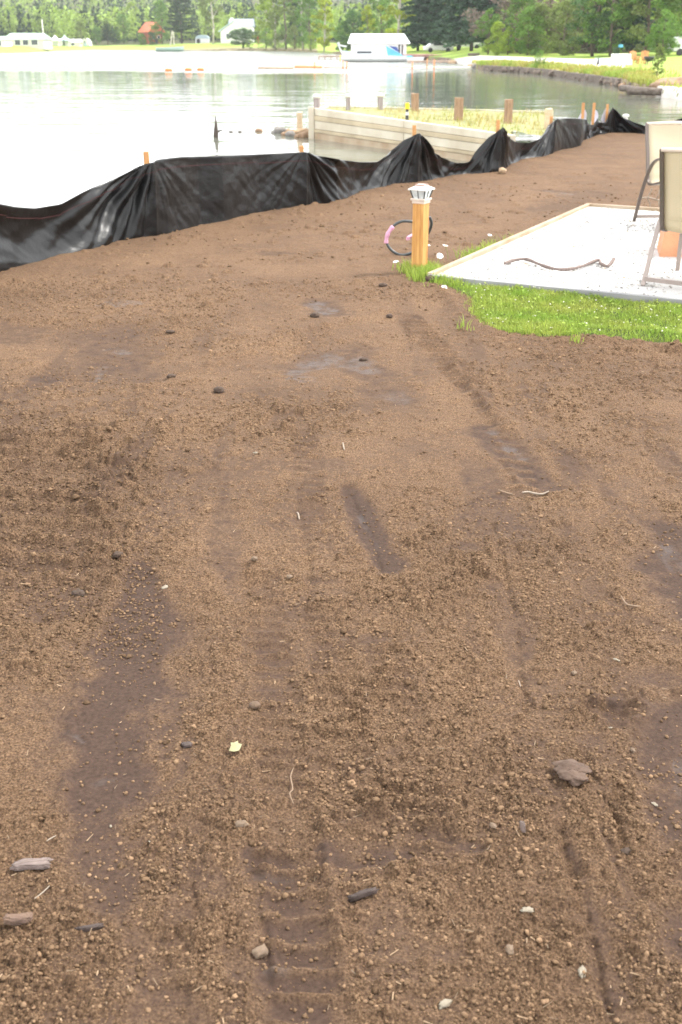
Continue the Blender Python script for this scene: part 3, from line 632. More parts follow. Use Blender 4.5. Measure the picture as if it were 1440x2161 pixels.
# the red thread woven in below the top hem
jj = NV-1-np.clip((.085/(zt_+.08)*NV), 2, 14).astype(int); r_ = []
P = np.stack([PX, PY, z], -1)[np.arange(NU), jj]; P = P - np.array(base0) + np.stack([nx_, ny_, 0*nx_], -1)*.004
up = np.array([0, 0, .0022]); V = np.stack([P-up, P+up], 1).reshape(-1, 3); a = np.arange(NU-1)*2
link('red_thread', np_mesh('red_thread', V, np.stack([a, a+2, a+3, a+1], 1), M['red_thread']), sf)
for i, (p, ytop) in enumerate(STK):
    b = fence_base(p); n_i = int(np.argmin(np.abs(S - sS[i]))); o_ = Vector((-nx_[n_i], -ny_[n_i], 0))*.03
    b = b + o_; top = zat(ytop, b.y); lx_ = random.uniform(-.02, .02)
    m = MB(); m.beam(b - base0 + Vector((0, 0, -.25)), b - base0 + Vector((lx_, 0, top)), .045, .035); s_ = m.build('stake', M['stake'], sf, bevel=.003)
# folded-back flaps at the three close stakes, coloured pale for sky glare
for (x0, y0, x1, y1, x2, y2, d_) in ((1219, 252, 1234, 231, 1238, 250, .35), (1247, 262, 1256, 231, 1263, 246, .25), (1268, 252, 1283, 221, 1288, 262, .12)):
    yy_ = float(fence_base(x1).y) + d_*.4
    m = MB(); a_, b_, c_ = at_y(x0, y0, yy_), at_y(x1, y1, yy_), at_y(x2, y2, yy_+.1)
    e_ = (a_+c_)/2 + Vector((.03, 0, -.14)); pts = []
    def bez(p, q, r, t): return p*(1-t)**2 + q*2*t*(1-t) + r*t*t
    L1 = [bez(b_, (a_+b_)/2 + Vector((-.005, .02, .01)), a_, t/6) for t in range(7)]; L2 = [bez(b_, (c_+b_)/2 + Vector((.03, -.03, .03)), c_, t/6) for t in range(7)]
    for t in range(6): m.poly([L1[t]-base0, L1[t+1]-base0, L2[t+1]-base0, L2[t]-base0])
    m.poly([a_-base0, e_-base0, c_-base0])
    f_ = m.build('folded_flap', M['flap_glare'], sf, smooth=False); k_ = f_.modifiers.new('thickness', 'SOLIDIFY'); k_.thickness = .003
    f_['label'] = 'folded fence cloth with pale glare put into its colour'

# ------------------------------------------------------------------ solar post light
pb = at(885, 574, 0); R_ = PANG + math.radians(-4)
pl = empty('post_light', 'short cedar post with a white solar lantern cap standing at the pad corner', 'post light', (pb.x, pb.y, 0), R_)
ph_ = zat(424, pb.y) ; W_ = .092
MB().box((0, 0, ph_/2-.1), (W_, W_, ph_+.2)).build('post', M['wood_cedar'], pl, bevel=.005)
m = MB(); m.box((0, 0, ph_-.004), (.102, .102, .022)); m.box((0, 0, ph_+.014), (.118, .118, .014)); m.build('collar', M['beige_metal'], pl, bevel=.003)
g = MB().box((0, 0, ph_+.049), (.086, .086, .058), top=1.36).build('lantern_glass', M['glass_lamp'], pl)
m = MB()
for i in (-1, 1):
    for j in (-1, 1): m.beam((i*.044, j*.044, ph_+.021), (i*.060, j*.060, ph_+.079), .008, .008)
for i in (-1, 1): m.beam((0, i*.044, ph_+.021), (0, i*.060, ph_+.079), .005, .005); m.beam((i*.044, 0, ph_+.021), (i*.060, 0, ph_+.079), .005, .005)
m.build('lantern_frame', M['black_metal'], g)
m = MB(); hw = .074
for (a0, z0), (a1, z1) in (((hw, ph_+.080), (hw, ph_+.088)), ((hw, ph_+.088), (.036, ph_+.108)), ((.036, ph_+.108), (.033, ph_+.113))):
    for k in range(4):
        c1 = [(-1, -1), (1, -1), (1, 1), (-1, 1)][k]; c2 = [(-1, -1), (1, -1), (1, 1), (-1, 1)][(k+1) % 4]
        m.poly([(c1[0]*a0, c1[1]*a0, z0), (c2[0]*a0, c2[1]*a0, z0), (c2[0]*a1, c2[1]*a1, z1), (c1[0]*a1, c1[1]*a1, z1)])
m.poly([(i*hw, j*hw, ph_+.080) for i, j in ((-1, 1), (1, 1), (1, -1), (-1, -1))])
cp = m.build('cap', M['cap_white'], pl); 
MB().box((0, 0, ph_+.115), (.074, .074, .007)).build('solar_panel', mat('solar_pane', (.36, .20, .15), .3, .5), cp, bevel=.001)

# ------------------------------------------------------------------ pipe loop behind the post
cy_ = at(850, 541, 0).y + .02
pc = empty('pipe_loop', 'loop of black plastic pipe tied with pink tape sticking up behind the cedar post', 'pipe', (at(850, 541).x, cy_, 0))
o0 = Vector(pc.location)
lp = [(907, 458), (911, 470), (908, 484), (900, 500), (893, 520), (880, 530), (866, 535), (850, 538.5), (835, 534), (822, 523), (816, 510), (817, 498), (824, 486), (834, 474), (848, 467.5), (862, 467), (876, 470), (888, 480), (892, 500), (890, 530), (888, 560)]
def cat(P, n=6):
    out = []
    for i in range(len(P)-1):
        p0, p1, p2, p3 = P[max(i-1, 0)], P[i], P[i+1], P[min(i+2, len(P)-1)]
        for k in range(n):
            t = k/n; out.append(.5*((2*p1) + (p2-p0)*t + (2*p0-5*p1+4*p2-p3)*t*t + (3*p1-p0-3*p2+p3)*t**3))
    return out + [P[-1]]
pts = cat([at_y(a, b, cy_ - .06 + .013*i) - o0 for i, (a, b) in enumerate(lp)])
MB().tube(pts, .0115, 10).build('pipe', M['pipe_black'], pc, True)
tp = cat([at_y(a, b, cy_+.06) - o0 for a, b in [(830, 478), (822, 488), (817, 499), (815, 513)]])
m = MB(); m.tube(tp, [.021+.002*math.sin(i*.8) for i in range(len(tp))], 9, flat=.8); m.build('pink_tape', M['pink'], pc, True)
m = MB(); e0 = at_y(871, 495, cy_+.1) - o0; e1 = at_y(861, 501, cy_+.08) - o0; m.beam(e0, e1, .035, .008); m.beam(e1, e1+Vector((.004, 0, -.02)), .03, .006); m.build('pink_tape', M['pink'], pc)

# ------------------------------------------------------------------ gravel pad with its board frame
pd = empty('gravel_pad', 'white gravel pad framed with low wooden boards at the yard edge', 'gravel pad', (PAT[0].x, PAT[0].y, 0), PANG)
L_, W2 = PLN, 6.0                                             # local x along pv, y along pu
GX, GY = 260, 200; gx, gy = np.meshgrid(np.linspace(.0, W2, GX), np.linspace(.0, L_, GY), indexing='ij')
gz = .056 + .014*fbm(gx, gy, 2.5, 3, 70) + .006*fbm(gx, gy, 25, 3, 71)
ii = np.arange(GX*GY).reshape(GX, GY)
link('gravel', np_mesh('gravel', np.stack([gx, gy, gz], -1).reshape(-1, 3), np.stack([ii[:-1, :-1], ii[1:, :-1], ii[1:, 1:], ii[:-1, 1:]], -1).reshape(-1, 4), M['gravel'], True), pd)
MB().box((-.02, L_/2, .03), (.04, L_-.004, .11)).build('edge_board', M['wood_board'], pd, bevel=.004)
MB().box((.86, L_+.02, .03), (1.8, .04, .11)).build('edge_board', M['wood_board'], pd, bevel=.004)
MB().box((3.90, L_+.02, .028), (4.2, .04, .11)).build('edge_board', M['wood_board'], pd, bevel=.004)
MB().box((W2/2-.02, -.02, .028), (W2, .04, .10)).build('edge_board', mat('board_grey', (.24, .24, .24), .7, .3, var=.12, vs=4), pd, bevel=.004)
n = 5200; sx_ = rng.uniform(.03, 3.6, n); sy_ = rng.uniform(.03, L_-.03, n)
P, F_, k = scatter_lumps(sx_, sy_, np.full(n, .055), rng.uniform(.004, .010, n), 1)
o = link('gravel_stones', np_mesh('gravel_stones', P, F_, M['gravel_stone'], False, {'tone': np.repeat(rng.uniform(.0, .9, n)**1.3, k)}), pd); o['kind'] = 'stuff'
# what lies on the pad
st = cat([at(a, b, .078) for a, b in [(1065, 556), (1085, 549), (1110, 547), (1135, 556), (1160, 565), (1190, 569), (1225, 563), (1262, 549), (1268, 556), (1283, 561), (1296, 546)]])
m = MB(); m.tube(st, [.010+.004*math.sin(i*.35)**2 for i in range(len(st))], 7); tag(m.build('curved_branch', M['chip_grey'], None, True), 'long thin curved grey branch lying on the white gravel pad', 'branch')
m = MB()
for k in range(46):
    px_ = random.uniform(960, 1430); py_ = random.uniform(450, 600)
    p = at(px_, py_, .078); q = (p - PAT[0]); lx = q.x*pv.x+q.y*pv.y; ly = q.x*pu.x+q.y*pu.y
    if lx < .15 or ly < .1 or ly > L_-.1: continue
    a = random.random()*6.28; r = random.uniform(.012, .035); d1_ = Vector((math.cos(a), math.sin(a), 0))*r; d2_ = Vector((-math.sin(a), math.cos(a), 0))*r*.4
    m.poly([p-d1_, p-d2_+Vector((0, 0, .006)), p+d1_, p+d2_+Vector((0, 0, .008))])
tag(m.build('leaf_litter', M['leaf_dead']), 'small dry brown leaves scattered over the white gravel pad', 'leaf litter', kind='stuff')

# ------------------------------------------------------------------ sling chairs
def make_chair(label, foot_rear, ang, side, BH=.90):
    # local x forward, y to the chair's left; foot_rear is the rear foot of the side that shows
    hwid = .29
    t = empty('patio_chair', label, 'patio chair', (0, 0, 0), ang, 'sling chairs on the gravel pad')
    off_ = Matrix.Rotation(ang, 3, 'Z') @ Vector((-.33, side*hwid, 0)); t.location = Vector((foot_rear.x, foot_rear.y, .056)) - Vector((off_.x, off_.y, 0))
    prof = [(-.33, 0), (-.275, .13), (-.21, .28), (-.13, .42), (-.06, .51), (.02, .565), (.12, .595), (.22, .60), (.29, .575), (.32, .51), (.33, .40), (.33, .2), (.33, 0)]
    for s in (1, -1):
        pts_ = cat([Vector((a, s*hwid, b)) for a, b in prof], 5)
        MB().tube(pts_, .021, 4, flat=.62, side=(0, 1, 0)).build('side_frame', M['bronze_lit'] if s == side and side > 0 else M['bronze'], t, False, bevel=.003)  # light on the nearer chair's showing side put into its bronze
    rail = [(-.37, BH), (-.335, BH-.12), (-.275, .60), (-.235, .46), (-.205, .385), (-.15, .355), (-.05, .365), (.10, .395), (.26, .425), (.31, .42), (.335, .395)]
    rp = cat([Vector((a, 0, b)) for a, b in rail], 6)
    for s in (1, -1):
        MB().tube([p + Vector((0, s*.245, 0)) for p in rp], .019, 4, flat=.7, side=(0, 1, 0)).build('seat_rail', M['bronze'], t)
    m = MB(); m.tube([Vector((-.372, -.245, BH-.005)), Vector((-.380, 0, BH+.002)), Vector((-.372, .245, BH-.005))], .015, 8); m.build('top_bar', M['beige_metal'], t, True)
    m = MB(); m.tube([Vector((.325, -.245, .40)), Vector((.325, .245, .40))], .012, 8); m.build('front_bar', M['bronze'], t, True)
    m = MB(); m.beam((-.318, -hwid, .045), (-.318, hwid, .045), .02, .028); m.build('stretcher', M['bronze_lit'], t)
    V = []; n_ = 9
    for i, p in enumerate(rp):
        for k in range(n_): 
            u_ = k/(n_-1)*2-1; V.append((p.x+.008+.018*(1-u_*u_)*(-1 if p.z > .45 else 0), u_*.238, p.z - (.012*(1-u_*u_) if p.z < .45 else 0)))
    a_ = np.arange(len(rp)*n_).reshape(len(rp), n_)
    o = link('sling', np_mesh('sling', V, np.stack([a_[:-1, :-1], a_[1:, :-1], a_[1:, 1:], a_[:-1, 1:]], -1).reshape(-1, 4), M['sling'], True), t)
    k_ = o.modifiers.new('thickness', 'SOLIDIFY'); k_.thickness = .003
    return t
A1, A2 = at(1357, 603, .056), at(1431, 571, .056); aA = math.atan2(A2.y-A1.y, A2.x-A1.x)
make_chair('nearer bronze sling chair seen from behind with its tan back to us', A1, aA, 1)
B1, B2 = at(1338, 467, .056), at(1393, 490, .056); aB = math.atan2(B2.y-B1.y, B2.x-B1.x)
make_chair('farther sling chair facing us with a bright cream back and curved arm', B1, aB, -1, .86)
# terracotta planter between the chairs, half hidden by the nearer one
tb = at(1398, 547, .045)
tp_ = empty('planter_box', 'tapered orange wooden box half hidden behind the nearer sling chair', 'box', (tb.x+.235, tb.y+.2, .05), math.radians(-12))
MB().box((0, 0, .15), (.42, .42, .30), top=.86).build('box_body', M['terracotta'], tp_, bevel=.006)
MB().box((0, 0, .311), (.38, .38, .02)).build('box_lid', M['terracotta'], tp_, bevel=.003)

# pale twig beyond the pad
m = MB()
tw = lambda L, y: [at_y(a, b, y) for a, b in L]
yb = at(1366, 436, 0).y
m.tube(cat(tw([(1345, 420), (1367, 417), (1380, 420), (1392, 423)], yb)), .009, 6); m.tube(cat(tw([(1377, 397), (1372, 408), (1367, 418), (1372, 430), (1372, 440)], yb)), [.006]*24+[.008], 6)
m.tube(tw([(1385, 421), (1391, 409), (1393, 398)], yb), .006, 6); m.tube(tw([(1348, 420), (1346, 430), (1347, 440)], yb), .006, 6); m.tube(tw([(1390, 423), (1391, 432), (1390, 441)], yb), .006, 6)
tag(m.build('dry_branch', M['twig_pale'], None, True), 'pale forked dry branch lying on the soil beyond the gravel pad', 'branch')

# ------------------------------------------------------------------ lawn strip: grass blades, clover, daisies
def blades(n, sampler, h0, h1, w0, segs=2, lean=.5, tonef=None):
    xs, ys_, zs = sampler(n); n = len(xs); h = rng.uniform(h0, h1, n); wdt = w0*rng.uniform(.6, 1.2, n); a = rng.random(n)*6.28; b = rng.random(n)*6.28
    lx, ly = np.cos(a)*h*lean*rng.random(n), np.sin(a)*h*lean*rng.random(n); ex, ey = np.cos(b)*wdt, np.sin(b)*wdt
    p0 = np.stack([xs-ex, ys_-ey, zs], 1); p1 = np.stack([xs+ex, ys_+ey, zs], 1)
    q0 = np.stack([xs-ex*.8+lx*.35, ys_-ey*.8+ly*.35, zs+h*.6], 1); q1 = np.stack([xs+ex*.8+lx*.35, ys_+ey*.8+ly*.35, zs+h*.6], 1)
    t0 = np.stack([xs+lx-ex*.1, ys_+ly-ey*.1, zs+h], 1); t1 = np.stack([xs+lx+ex*.1, ys_+ly+ey*.1, zs+h], 1)
    V = np.stack([p0, p1, q0, q1, t0, t1], 1).reshape(-1, 3); k = np.arange(n)[:, None]*6
    F = np.concatenate([k+np.array([[0, 1, 3, 2]]), k+np.array([[2, 3, 5, 4]])], 0)
    tone = np.repeat(np.clip(rng.normal(.5, .2, n), 0, 1) if tonef is None else tonef(xs, ys_), 6)
    return V, F, tone
def fast_z(x, y):
    d, w_, g = soil_fields(x, y); return soil_h(x, y, d, w_, np.full(len(x), .03))
def lawn_sampler(n):
    xs = rng.uniform(.5, 3.6, n*3); ys_ = rng.uniform(6.0, 8.5, n*3); gn = fbm(xs, ys_, 6, 3, 3)*.25
    lx = (xs-PAT[0].x)*pv.x + (ys_-PAT[0].y)*pv.y; ly = (xs-PAT[0].x)*pu.x + (ys_-PAT[0].y)*pu.y
    m = in_poly(xs+gn*.25+rng.normal(0, .025, n*3), ys_+gn*.45+rng.normal(0, .025, n*3), LAWNW) & ~((ly > -.045) & (lx > -.045)) & (rng.random(n*3) < .55+1.6*fbm(xs, ys_, 3.2, 3, 81)+.35)
    xs, ys_ = xs[m], ys_[m]; return xs, ys_, fast_z(xs, ys_)-.004
V, F_, t_ = blades(62000, lawn_sampler, .010, .038, .0021, lean=1.2)
tag(link('lawn_grass', np_mesh('lawn_grass', V, F_, M['grass_bright'], False, {'tone': t_})), 'bright green short lawn grass in front of the gravel pad', 'grass', kind='stuff')
def edge_sampler(n):
    t = np.concatenate([rng.normal(.28, .12, n), rng.normal(1.3, .28, n//2), rng.uniform(.0, 2.2, n//4)]); o_ = -np.abs(rng.normal(0, .07, len(t))) - .05
    m = (t > -.05) & (t < 2.6); t, o_ = t[m], o_[m]; xs = PAT[0].x + pu.x*t + pv.x*o_; ys_ = PAT[0].y + pu.y*t + pv.y*o_
    m = fbm(xs, ys_, 5, 2, 83) > -.06; xs, ys_ = xs[m], ys_[m]; return xs, ys_, fast_z(xs, ys_)-.004
V, F_, t_ = blades(1900, edge_sampler, .03, .10, .0028, lean=.9)
def tuft_sampler(n):
    xs, ys_ = [], []
    for px_, py_, s_, k in ((878, 570, .07, 500), (895, 572, .06, 500), (1115, 705, .03, 60), (1175, 702, .05, 120), (980, 697, .02, 20), (1215, 725, .02, 20), (870, 576, .03, 120), (898, 583, .06, 700), (922, 592, .07, 800), (950, 606, .07, 700), (1055, 655, .05, 60)):
        p = at(px_, py_); xs.append(rng.normal(p.x, s_, k)); ys_.append(rng.normal(p.y, s_, k))
    xs, ys_ = np.concatenate(xs), np.concatenate(ys_); return xs, ys_, fast_z(xs, ys_)-.004
V2, F2_, t2 = blades(1, tuft_sampler, .03, .085, .0028, lean=.8)
tag(link('grass_tufts', np_mesh('grass_tufts', np.concatenate([V, V2]), np.concatenate([F_, F2_+len(V)]), M['grass_bright'], False, {'tone': np.concatenate([t_, t2])})), 'loose tufts of grass along the pad board and around the cedar post', 'grass', kind='stuff')
# broad leaves among the grass
xs, ys_, zs = lawn_sampler(900); n = len(xs); r = rng.uniform(.004, .010, n); a = rng.random(n)*6.28; zz = zs + rng.uniform(.015, .035, n)
V = []
for k in range(5):
    an = a + k*2*math.pi/5; V.append(np.stack([xs+np.cos(an)*r, ys_+np.sin(an)*r, zz+rng.uniform(-.005, .006, n)], 1))
V = np.stack(V, 1).reshape(-1, 3)
tag(link('clover_leaves', np_mesh('clover_leaves', V, np.arange(n*5).reshape(-1, 5), M['grass_bright'], False, {'tone': np.repeat(rng.uniform(.2, 1, n), 5)})), 'small round clover leaves low in the green lawn', 'clover', kind='stuff')
xs, ys_, zs = lawn_sampler(220); n = len(xs)
P, F_, k = scatter_lumps(xs, ys_, zs+.03, rng.uniform(.002, .0055, n), 1)
tag(link('clover_blossoms', np_mesh('clover_blossoms', P, F_, M['clover'], True)), 'tiny white clover blossoms dotted through the lawn', 'clover blossoms', kind='stuff')
def daisy(px, py, ybase_px, xbase_px, R, tilt, label):
    b = at(xbase_px, ybase_px, 0); h = at_y(px, py, b.y - .02)
    t = empty('daisy', label, 'daisy', (b.x, b.y, max(0, soil_z(b.x, b.y))), 0, 'daisies around the cedar post'); o_ = Vector(t.location); hd = h - o_
    MB().tube(cat([Vector((0, 0, -.01)), hd*.5 + Vector((random.uniform(-.01, .01), 0, .008)), hd - Vector((0, 0, .004))]), .0019, 5).build('stem', M['stem'], t, True)
    Rm = Matrix.Rotation(tilt[0], 3, 'X') @ Matrix.Rotation(tilt[1], 3, 'Y'); m = MB()
    for k in range(16):
        a = k*2*math.pi/16 + random.uniform(-.08, .08); l = R*random.uniform(.88, 1.05); w_ = R*.17
        c, s = math.cos(a), math.sin(a)
        q = [(.18, -.5), (.7, -1), (1, -.4), (1, .4), (.7, 1), (.18, .5)]
        m.poly([hd + Rm @ Vector((c*l*u - s*w_*v_, s*l*u + c*w_*v_, -.12*R*u*u + .0004*k)) for u, v_ in q])
    m.build('petals', M['petal_white'], t)
    MB().lathe((0, 0, 0), [(R*.28, -.001), (R*.27, .003), (R*.15, .006), (.0005, .007)], 10)
    cm = MB().lathe((0, 0, 0), [(R*.28, 0), (R*.27, .003), (R*.15, .006), (.0005, .007)], 10); cm.v = [tuple(hd + Rm @ Vector(q)) for q in cm.v]
    cm.build('flower_centre', M['petal_yellow'], t, True)
daisy(836, 552, 572, 862, .024, (.25, -.2), 'daisy leaning out over the soil left of the cedar post')
daisy(929, 540, 562, 925, .028, (.9, .1), 'largest white daisy, round and facing us right of the cedar post')
daisy(940, 518, 548, 946, .024, (.15, .2), 'white daisy seen edge on above the largest daisy')
daisy(904, 517, 548, 898, .018, (.3, .3), 'small daisy peeping out from behind the right side of the cedar post')
daisy(938, 607, 622, 942, .022, (.8, .2), 'white daisy at the lawn corner nearest the bare soil')
daisy(914, 586, 592, 912, .022, (.2, .35), 'low white daisy in the grass just right of the post foot')
daisy(1034, 496, 512, 1030, .020, (.4, .1), 'white daisy in the tuft halfway along the pad side board')
daisy(926, 578, 588, 928, .013, (.7, -.3), 'small daisy bud in the grass at the pad corner')

# ------------------------------------------------------------------ bits lying on the soil
def bit(name, cat_, label, px, py, r, sq, m_, rz=0, amp=.25, sub=3, seed=0, rise=.5, tilt=0):
    bk = 'bark' in name; p = on_soil(px, py); b = blob((0, 0, 0), r*(.82 if bk else 1), sq, amp*.75 if bk else amp, 3.2 if bk else 2.0, 4 if bk else sub, seed, cut=.8, boxy=.5 if bk else 0)
    o = b.build(name, m_, None, True, (p.x, p.y, p.z + r*sq[2]*rise), rz); o.rotation_euler[1] = tilt; return tag(o, label, cat_)
cl = on_soil(1205, 1642)
m1 = blob((0, .004, 0), .037, (1.05, .62, .30), .45, 1.3, 4, 3, cut=.7); m2 = blob((.008, -.030, .0), .031, (.95, .72, .36), .5, 1.4, 4, 8, cut=.7)
kc = empty('cracked_clod', 'flat brown clod of earth cracked into two halves on the right', 'clod', (cl.x, cl.y+.012, cl.z+.008), math.radians(-12))
m1.build('clod_half', M['clod_flat'], kc, True); m2.build('clod_half', M['clod_flat'], kc, True)
bit('bark_chip', 'bark chip', 'grey splintered bark chip near the left edge low in the picture', 70, 1838, .045, (1, .34, .2), M['chip_grey'], .16, .35, 3, 2, .8)
bit('bark_chip', 'bark chip', 'brown square-ended bark chip in the lower left corner', 42, 1962, .032, (1, .38, .28), M['chip_brown'], .05, .4, 3, 5, .8)
bit('bark_sliver', 'bark chip', 'thin dark bark sliver right of the brown bark chip', 192, 1970, .030, (1, .18, .25), M['chip_dark'], .15, .4, 3, 6, .8)
bit('bark_sliver', 'bark chip', 'dark splinter of wood leaning on crumbs in the lower centre', 765, 1893, .036, (1, .16, .25), M['chip_dark'], .25, .35, 3, 7, 1.2, -.15)
bit('bark_sliver', 'bark chip', 'dark bark chip standing upright in the soil', 1102, 1765, .018, (.35, .25, 1.1), M['chip_grey'], .2, .3, 3, 9, .6, -.2)
bit('bark_chip', 'bark chip', 'small dark chip right of the long damp patch', 395, 1573, .017, (.8, .7, .35), M['chip_dark'], .6, .35, 3, 10, .7)
bit('pebble', 'pebble', 'round brown pebble above the tread marks in the lower centre', 538, 1492, .013, (1.2, .9, .8), M['clod'], .1, .12, 3, 11, .6)
bit('dirt_lump', 'clod', 'rounded dark lump left of centre above the middle of the yard', 463, 828, .024, (1.1, .9, .75), M['clod_dark'], .1, .3, 3, 12, .6)
bit('dirt_lump', 'clod', 'dark lump just below the small grey wet patch behind', 665, 670, .028, (1, .9, .7), M['clod_dark'], .1, .35, 3, 13, .6)
bit('dirt_lump', 'clod', 'dark crumbly lump lying below the lawn corner', 822, 673, .022, (1, .9, .7), M['clod_dark'], .9, .35, 3, 14, .6)
bit('dirt_lump', 'clod', 'largest dark lump at the soil edge under the post', 908, 606, .035, (1.2, .9, .7), M['clod_dark'], .9, .35, 3, 15, .6)
bit('dirt_lump', 'clod', 'dark lump to the left of the daisy stem', 808, 604, .024, (1.2, .8, .6), M['clod_dark'], .2, .35, 3, 16, .6)
bit('dirt_lump', 'clod', 'dark lump beside the fourth span of the black fence', 360, 703, .018, (1.4, .9, .5), M['clod_dark'], .2, .35, 3, 16, .6)['label'] = 'flat dark lump on the soil below the tall middle span of fence'
bit('dirt_lump', 'clod', 'dark lump in the mid yard under the grey wet patch', 767, 756, .017, (1.3, .8, .6), M['clod_dark'], .2, .35, 3, 17, .6)
bit('dirt_lump', 'clod', 'small dark lump below and left of the round dark lump', 362, 802, .018, (1.3, .8, .6), M['clod_dark'], .2, .35, 3, 18, .6)
bit('dirt_lump', 'clod', 'dark lump at the left among the dark crumbly patch', 165, 1250, .016, (1.2, .9, .8), M['clod_dark'], .2, .35, 3, 19, .6)
bit('dirt_lump', 'clod', 'dark lump at the top of the long damp patch', 250, 1183, .014, (1.2, .9, .8), M['clod_dark'], .2, .35, 3, 20, .6)
bit('dirt_lump', 'clod', 'small dark lump on the right beside the chip line', 1322, 1798, .011, (1.2, .9, .8), M['clod_dark'], .2, .35, 3, 21, .6)
bit('fence_stone', 'stone', 'pale tan stone at the foot of the fence right of the third peak', 1060, 368, .055, (1, .9, .9), M['rock_tan'], .2, .3, 3, 22, .6)
for i, (nm, lb, px, py, r, mm) in enumerate([
    ('pebble', 'tan angular pebble left of the round brown pebbles, low centre', 510, 1748, .012, 'stone_tan'), ('pebble', 'tan pebble at the bottom between tread marks and centre', 550, 2013, .014, 'stone_tan'),
    ('pebble', 'pale tan pebble lowest right of centre', 1075, 2015, .010, 'stone_tan'), ('pebble', 'light pebble beside the thin upright bark chip', 1040, 1755, .008, 'stone_tan'),
    ('pebble', 'orange tan pebble in the mid yard by the damp streak', 538, 1190, .010, 'stone_tan'), ('pebble', 'small tan pebble right of the orange tan one', 611, 1224, .009, 'stone_tan'),
    ('pebble', 'tan pebble right above the footprint hollow', 1212, 1420, .008, 'stone_tan'), ('pebble', 'tan pebble right of the footprint hollow', 1335, 1587, .007, 'stone_tan'),
    ('shell_chip', 'white chip above the tan pebble near the footprint', 1302, 1390, .008, 'shell'), ('shell_chip', 'white shell chip low at right centre', 1112, 1934, .011, 'shell'),
    ('shell_chip', 'white shell chip nearest the bottom edge', 940, 2118, .012, 'shell'), ('shell_chip', 'white shell chip at lower right', 1228, 2061, .011, 'shell'),
    ('shell_chip', 'round white chip at the right beside the damp patch', 1382, 1697, .007, 'shell'), ('shell_chip', 'white chip below the footprint hollow', 1290, 1537, .006, 'shell'),
    ('shell_chip', 'white chip in the upper middle of the yard', 540, 964, .009, 'shell'), ('shell_chip', 'pale flat chip at mid left', 348, 1240, .012, 'shell'),
    ('shell_chip', 'small white chip over the long damp patch end', 234, 1746, .004, 'shell'), ('shell_chip', 'small white chip right of the long damp patch', 318, 1788, .004, 'shell')]):
    bit(nm, nm.replace('_', ' '), lb, px, py, r, (1.15, .62, .35) if 'shell' in nm else (1.1, .8, .75), M[mm], i*.7, .55 if 'shell' in nm else .4, 3, 30+i, .9)
p = on_soil(499, 1595); m = MB(); pts = [(-.016, -.008, 0), (-.012, .006, .005), (-.014, .016, .007), (-.005, .013, .009), (.003, .017, .011), (.006, .008, .010), (.014, .007, .009), (.012, -.004, .006), (.008, -.012, .003), (-.004, -.013, .001)]
for k in range(len(pts)): m.poly([(0, 0, .007), pts[k], pts[(k+1) % len(pts)]])
o = m.build('fallen_petal', M['petal_leaf'], None, False, (p.x, p.y, p.z+.010)); k_ = o.modifiers.new('thickness', 'SOLIDIFY'); k_.thickness = .0008
tag(o, 'crumpled pale yellow petal lying on the soil', 'petal')
def twig(label, L, r, m_, lift=.006):
    P = []
    for a, b in L: q = on_soil(a, b); q.z += lift; P.append(q)
    P = cat(P, 5); n_ = len(P); tag(MB().tube(P, [r*(.5+.5*math.sin(math.pi*(i+.6)/(n_+.2))) for i in range(n_)], 6).build('twig', m_, None, True), label, 'twig')
twig('thin brown curved root standing out right of the pale petal', [(620, 1624), (614, 1645), (618, 1668), (612, 1682), (620, 1697)], .0018, M['twig'], .010)
twig('white curved stem lying on the soil in the right middle', [(1102, 1043), (1115, 1041), (1130, 1044), (1145, 1047), (1158, 1046)], .0042, M['twig_pale'])
twig('tan thin stem left of the white curved stem', [(1052, 1037), (1068, 1042), (1086, 1046)], .003, M['twig'])
twig('short pale stem left of the middle of the yard', [(627, 1078), (630, 1086), (632, 1094)], .003, M['twig_pale'])
twig('pale straight straw in the lower left', [(75, 1910), (92, 1893), (107, 1882)], .0014, M['twig_pale'])
twig('thin pale straw above the grey bark chip', [(100, 1785), (110, 1777), (120, 1772)], .0014, M['twig_pale'])
twig('brown bent root at the right edge of the yard', [(1310, 1265), (1322, 1277), (1338, 1284), (1352, 1281)], .003, M['twig'])
twig('upright straw at the right of the middle tracks', [(1095, 1435), (1099, 1450)], .0014, M['twig_pale'], .008)
twig('thin pale straw upper centre of the soil', [(724, 942), (727, 957)], .003, M['twig_pale'])

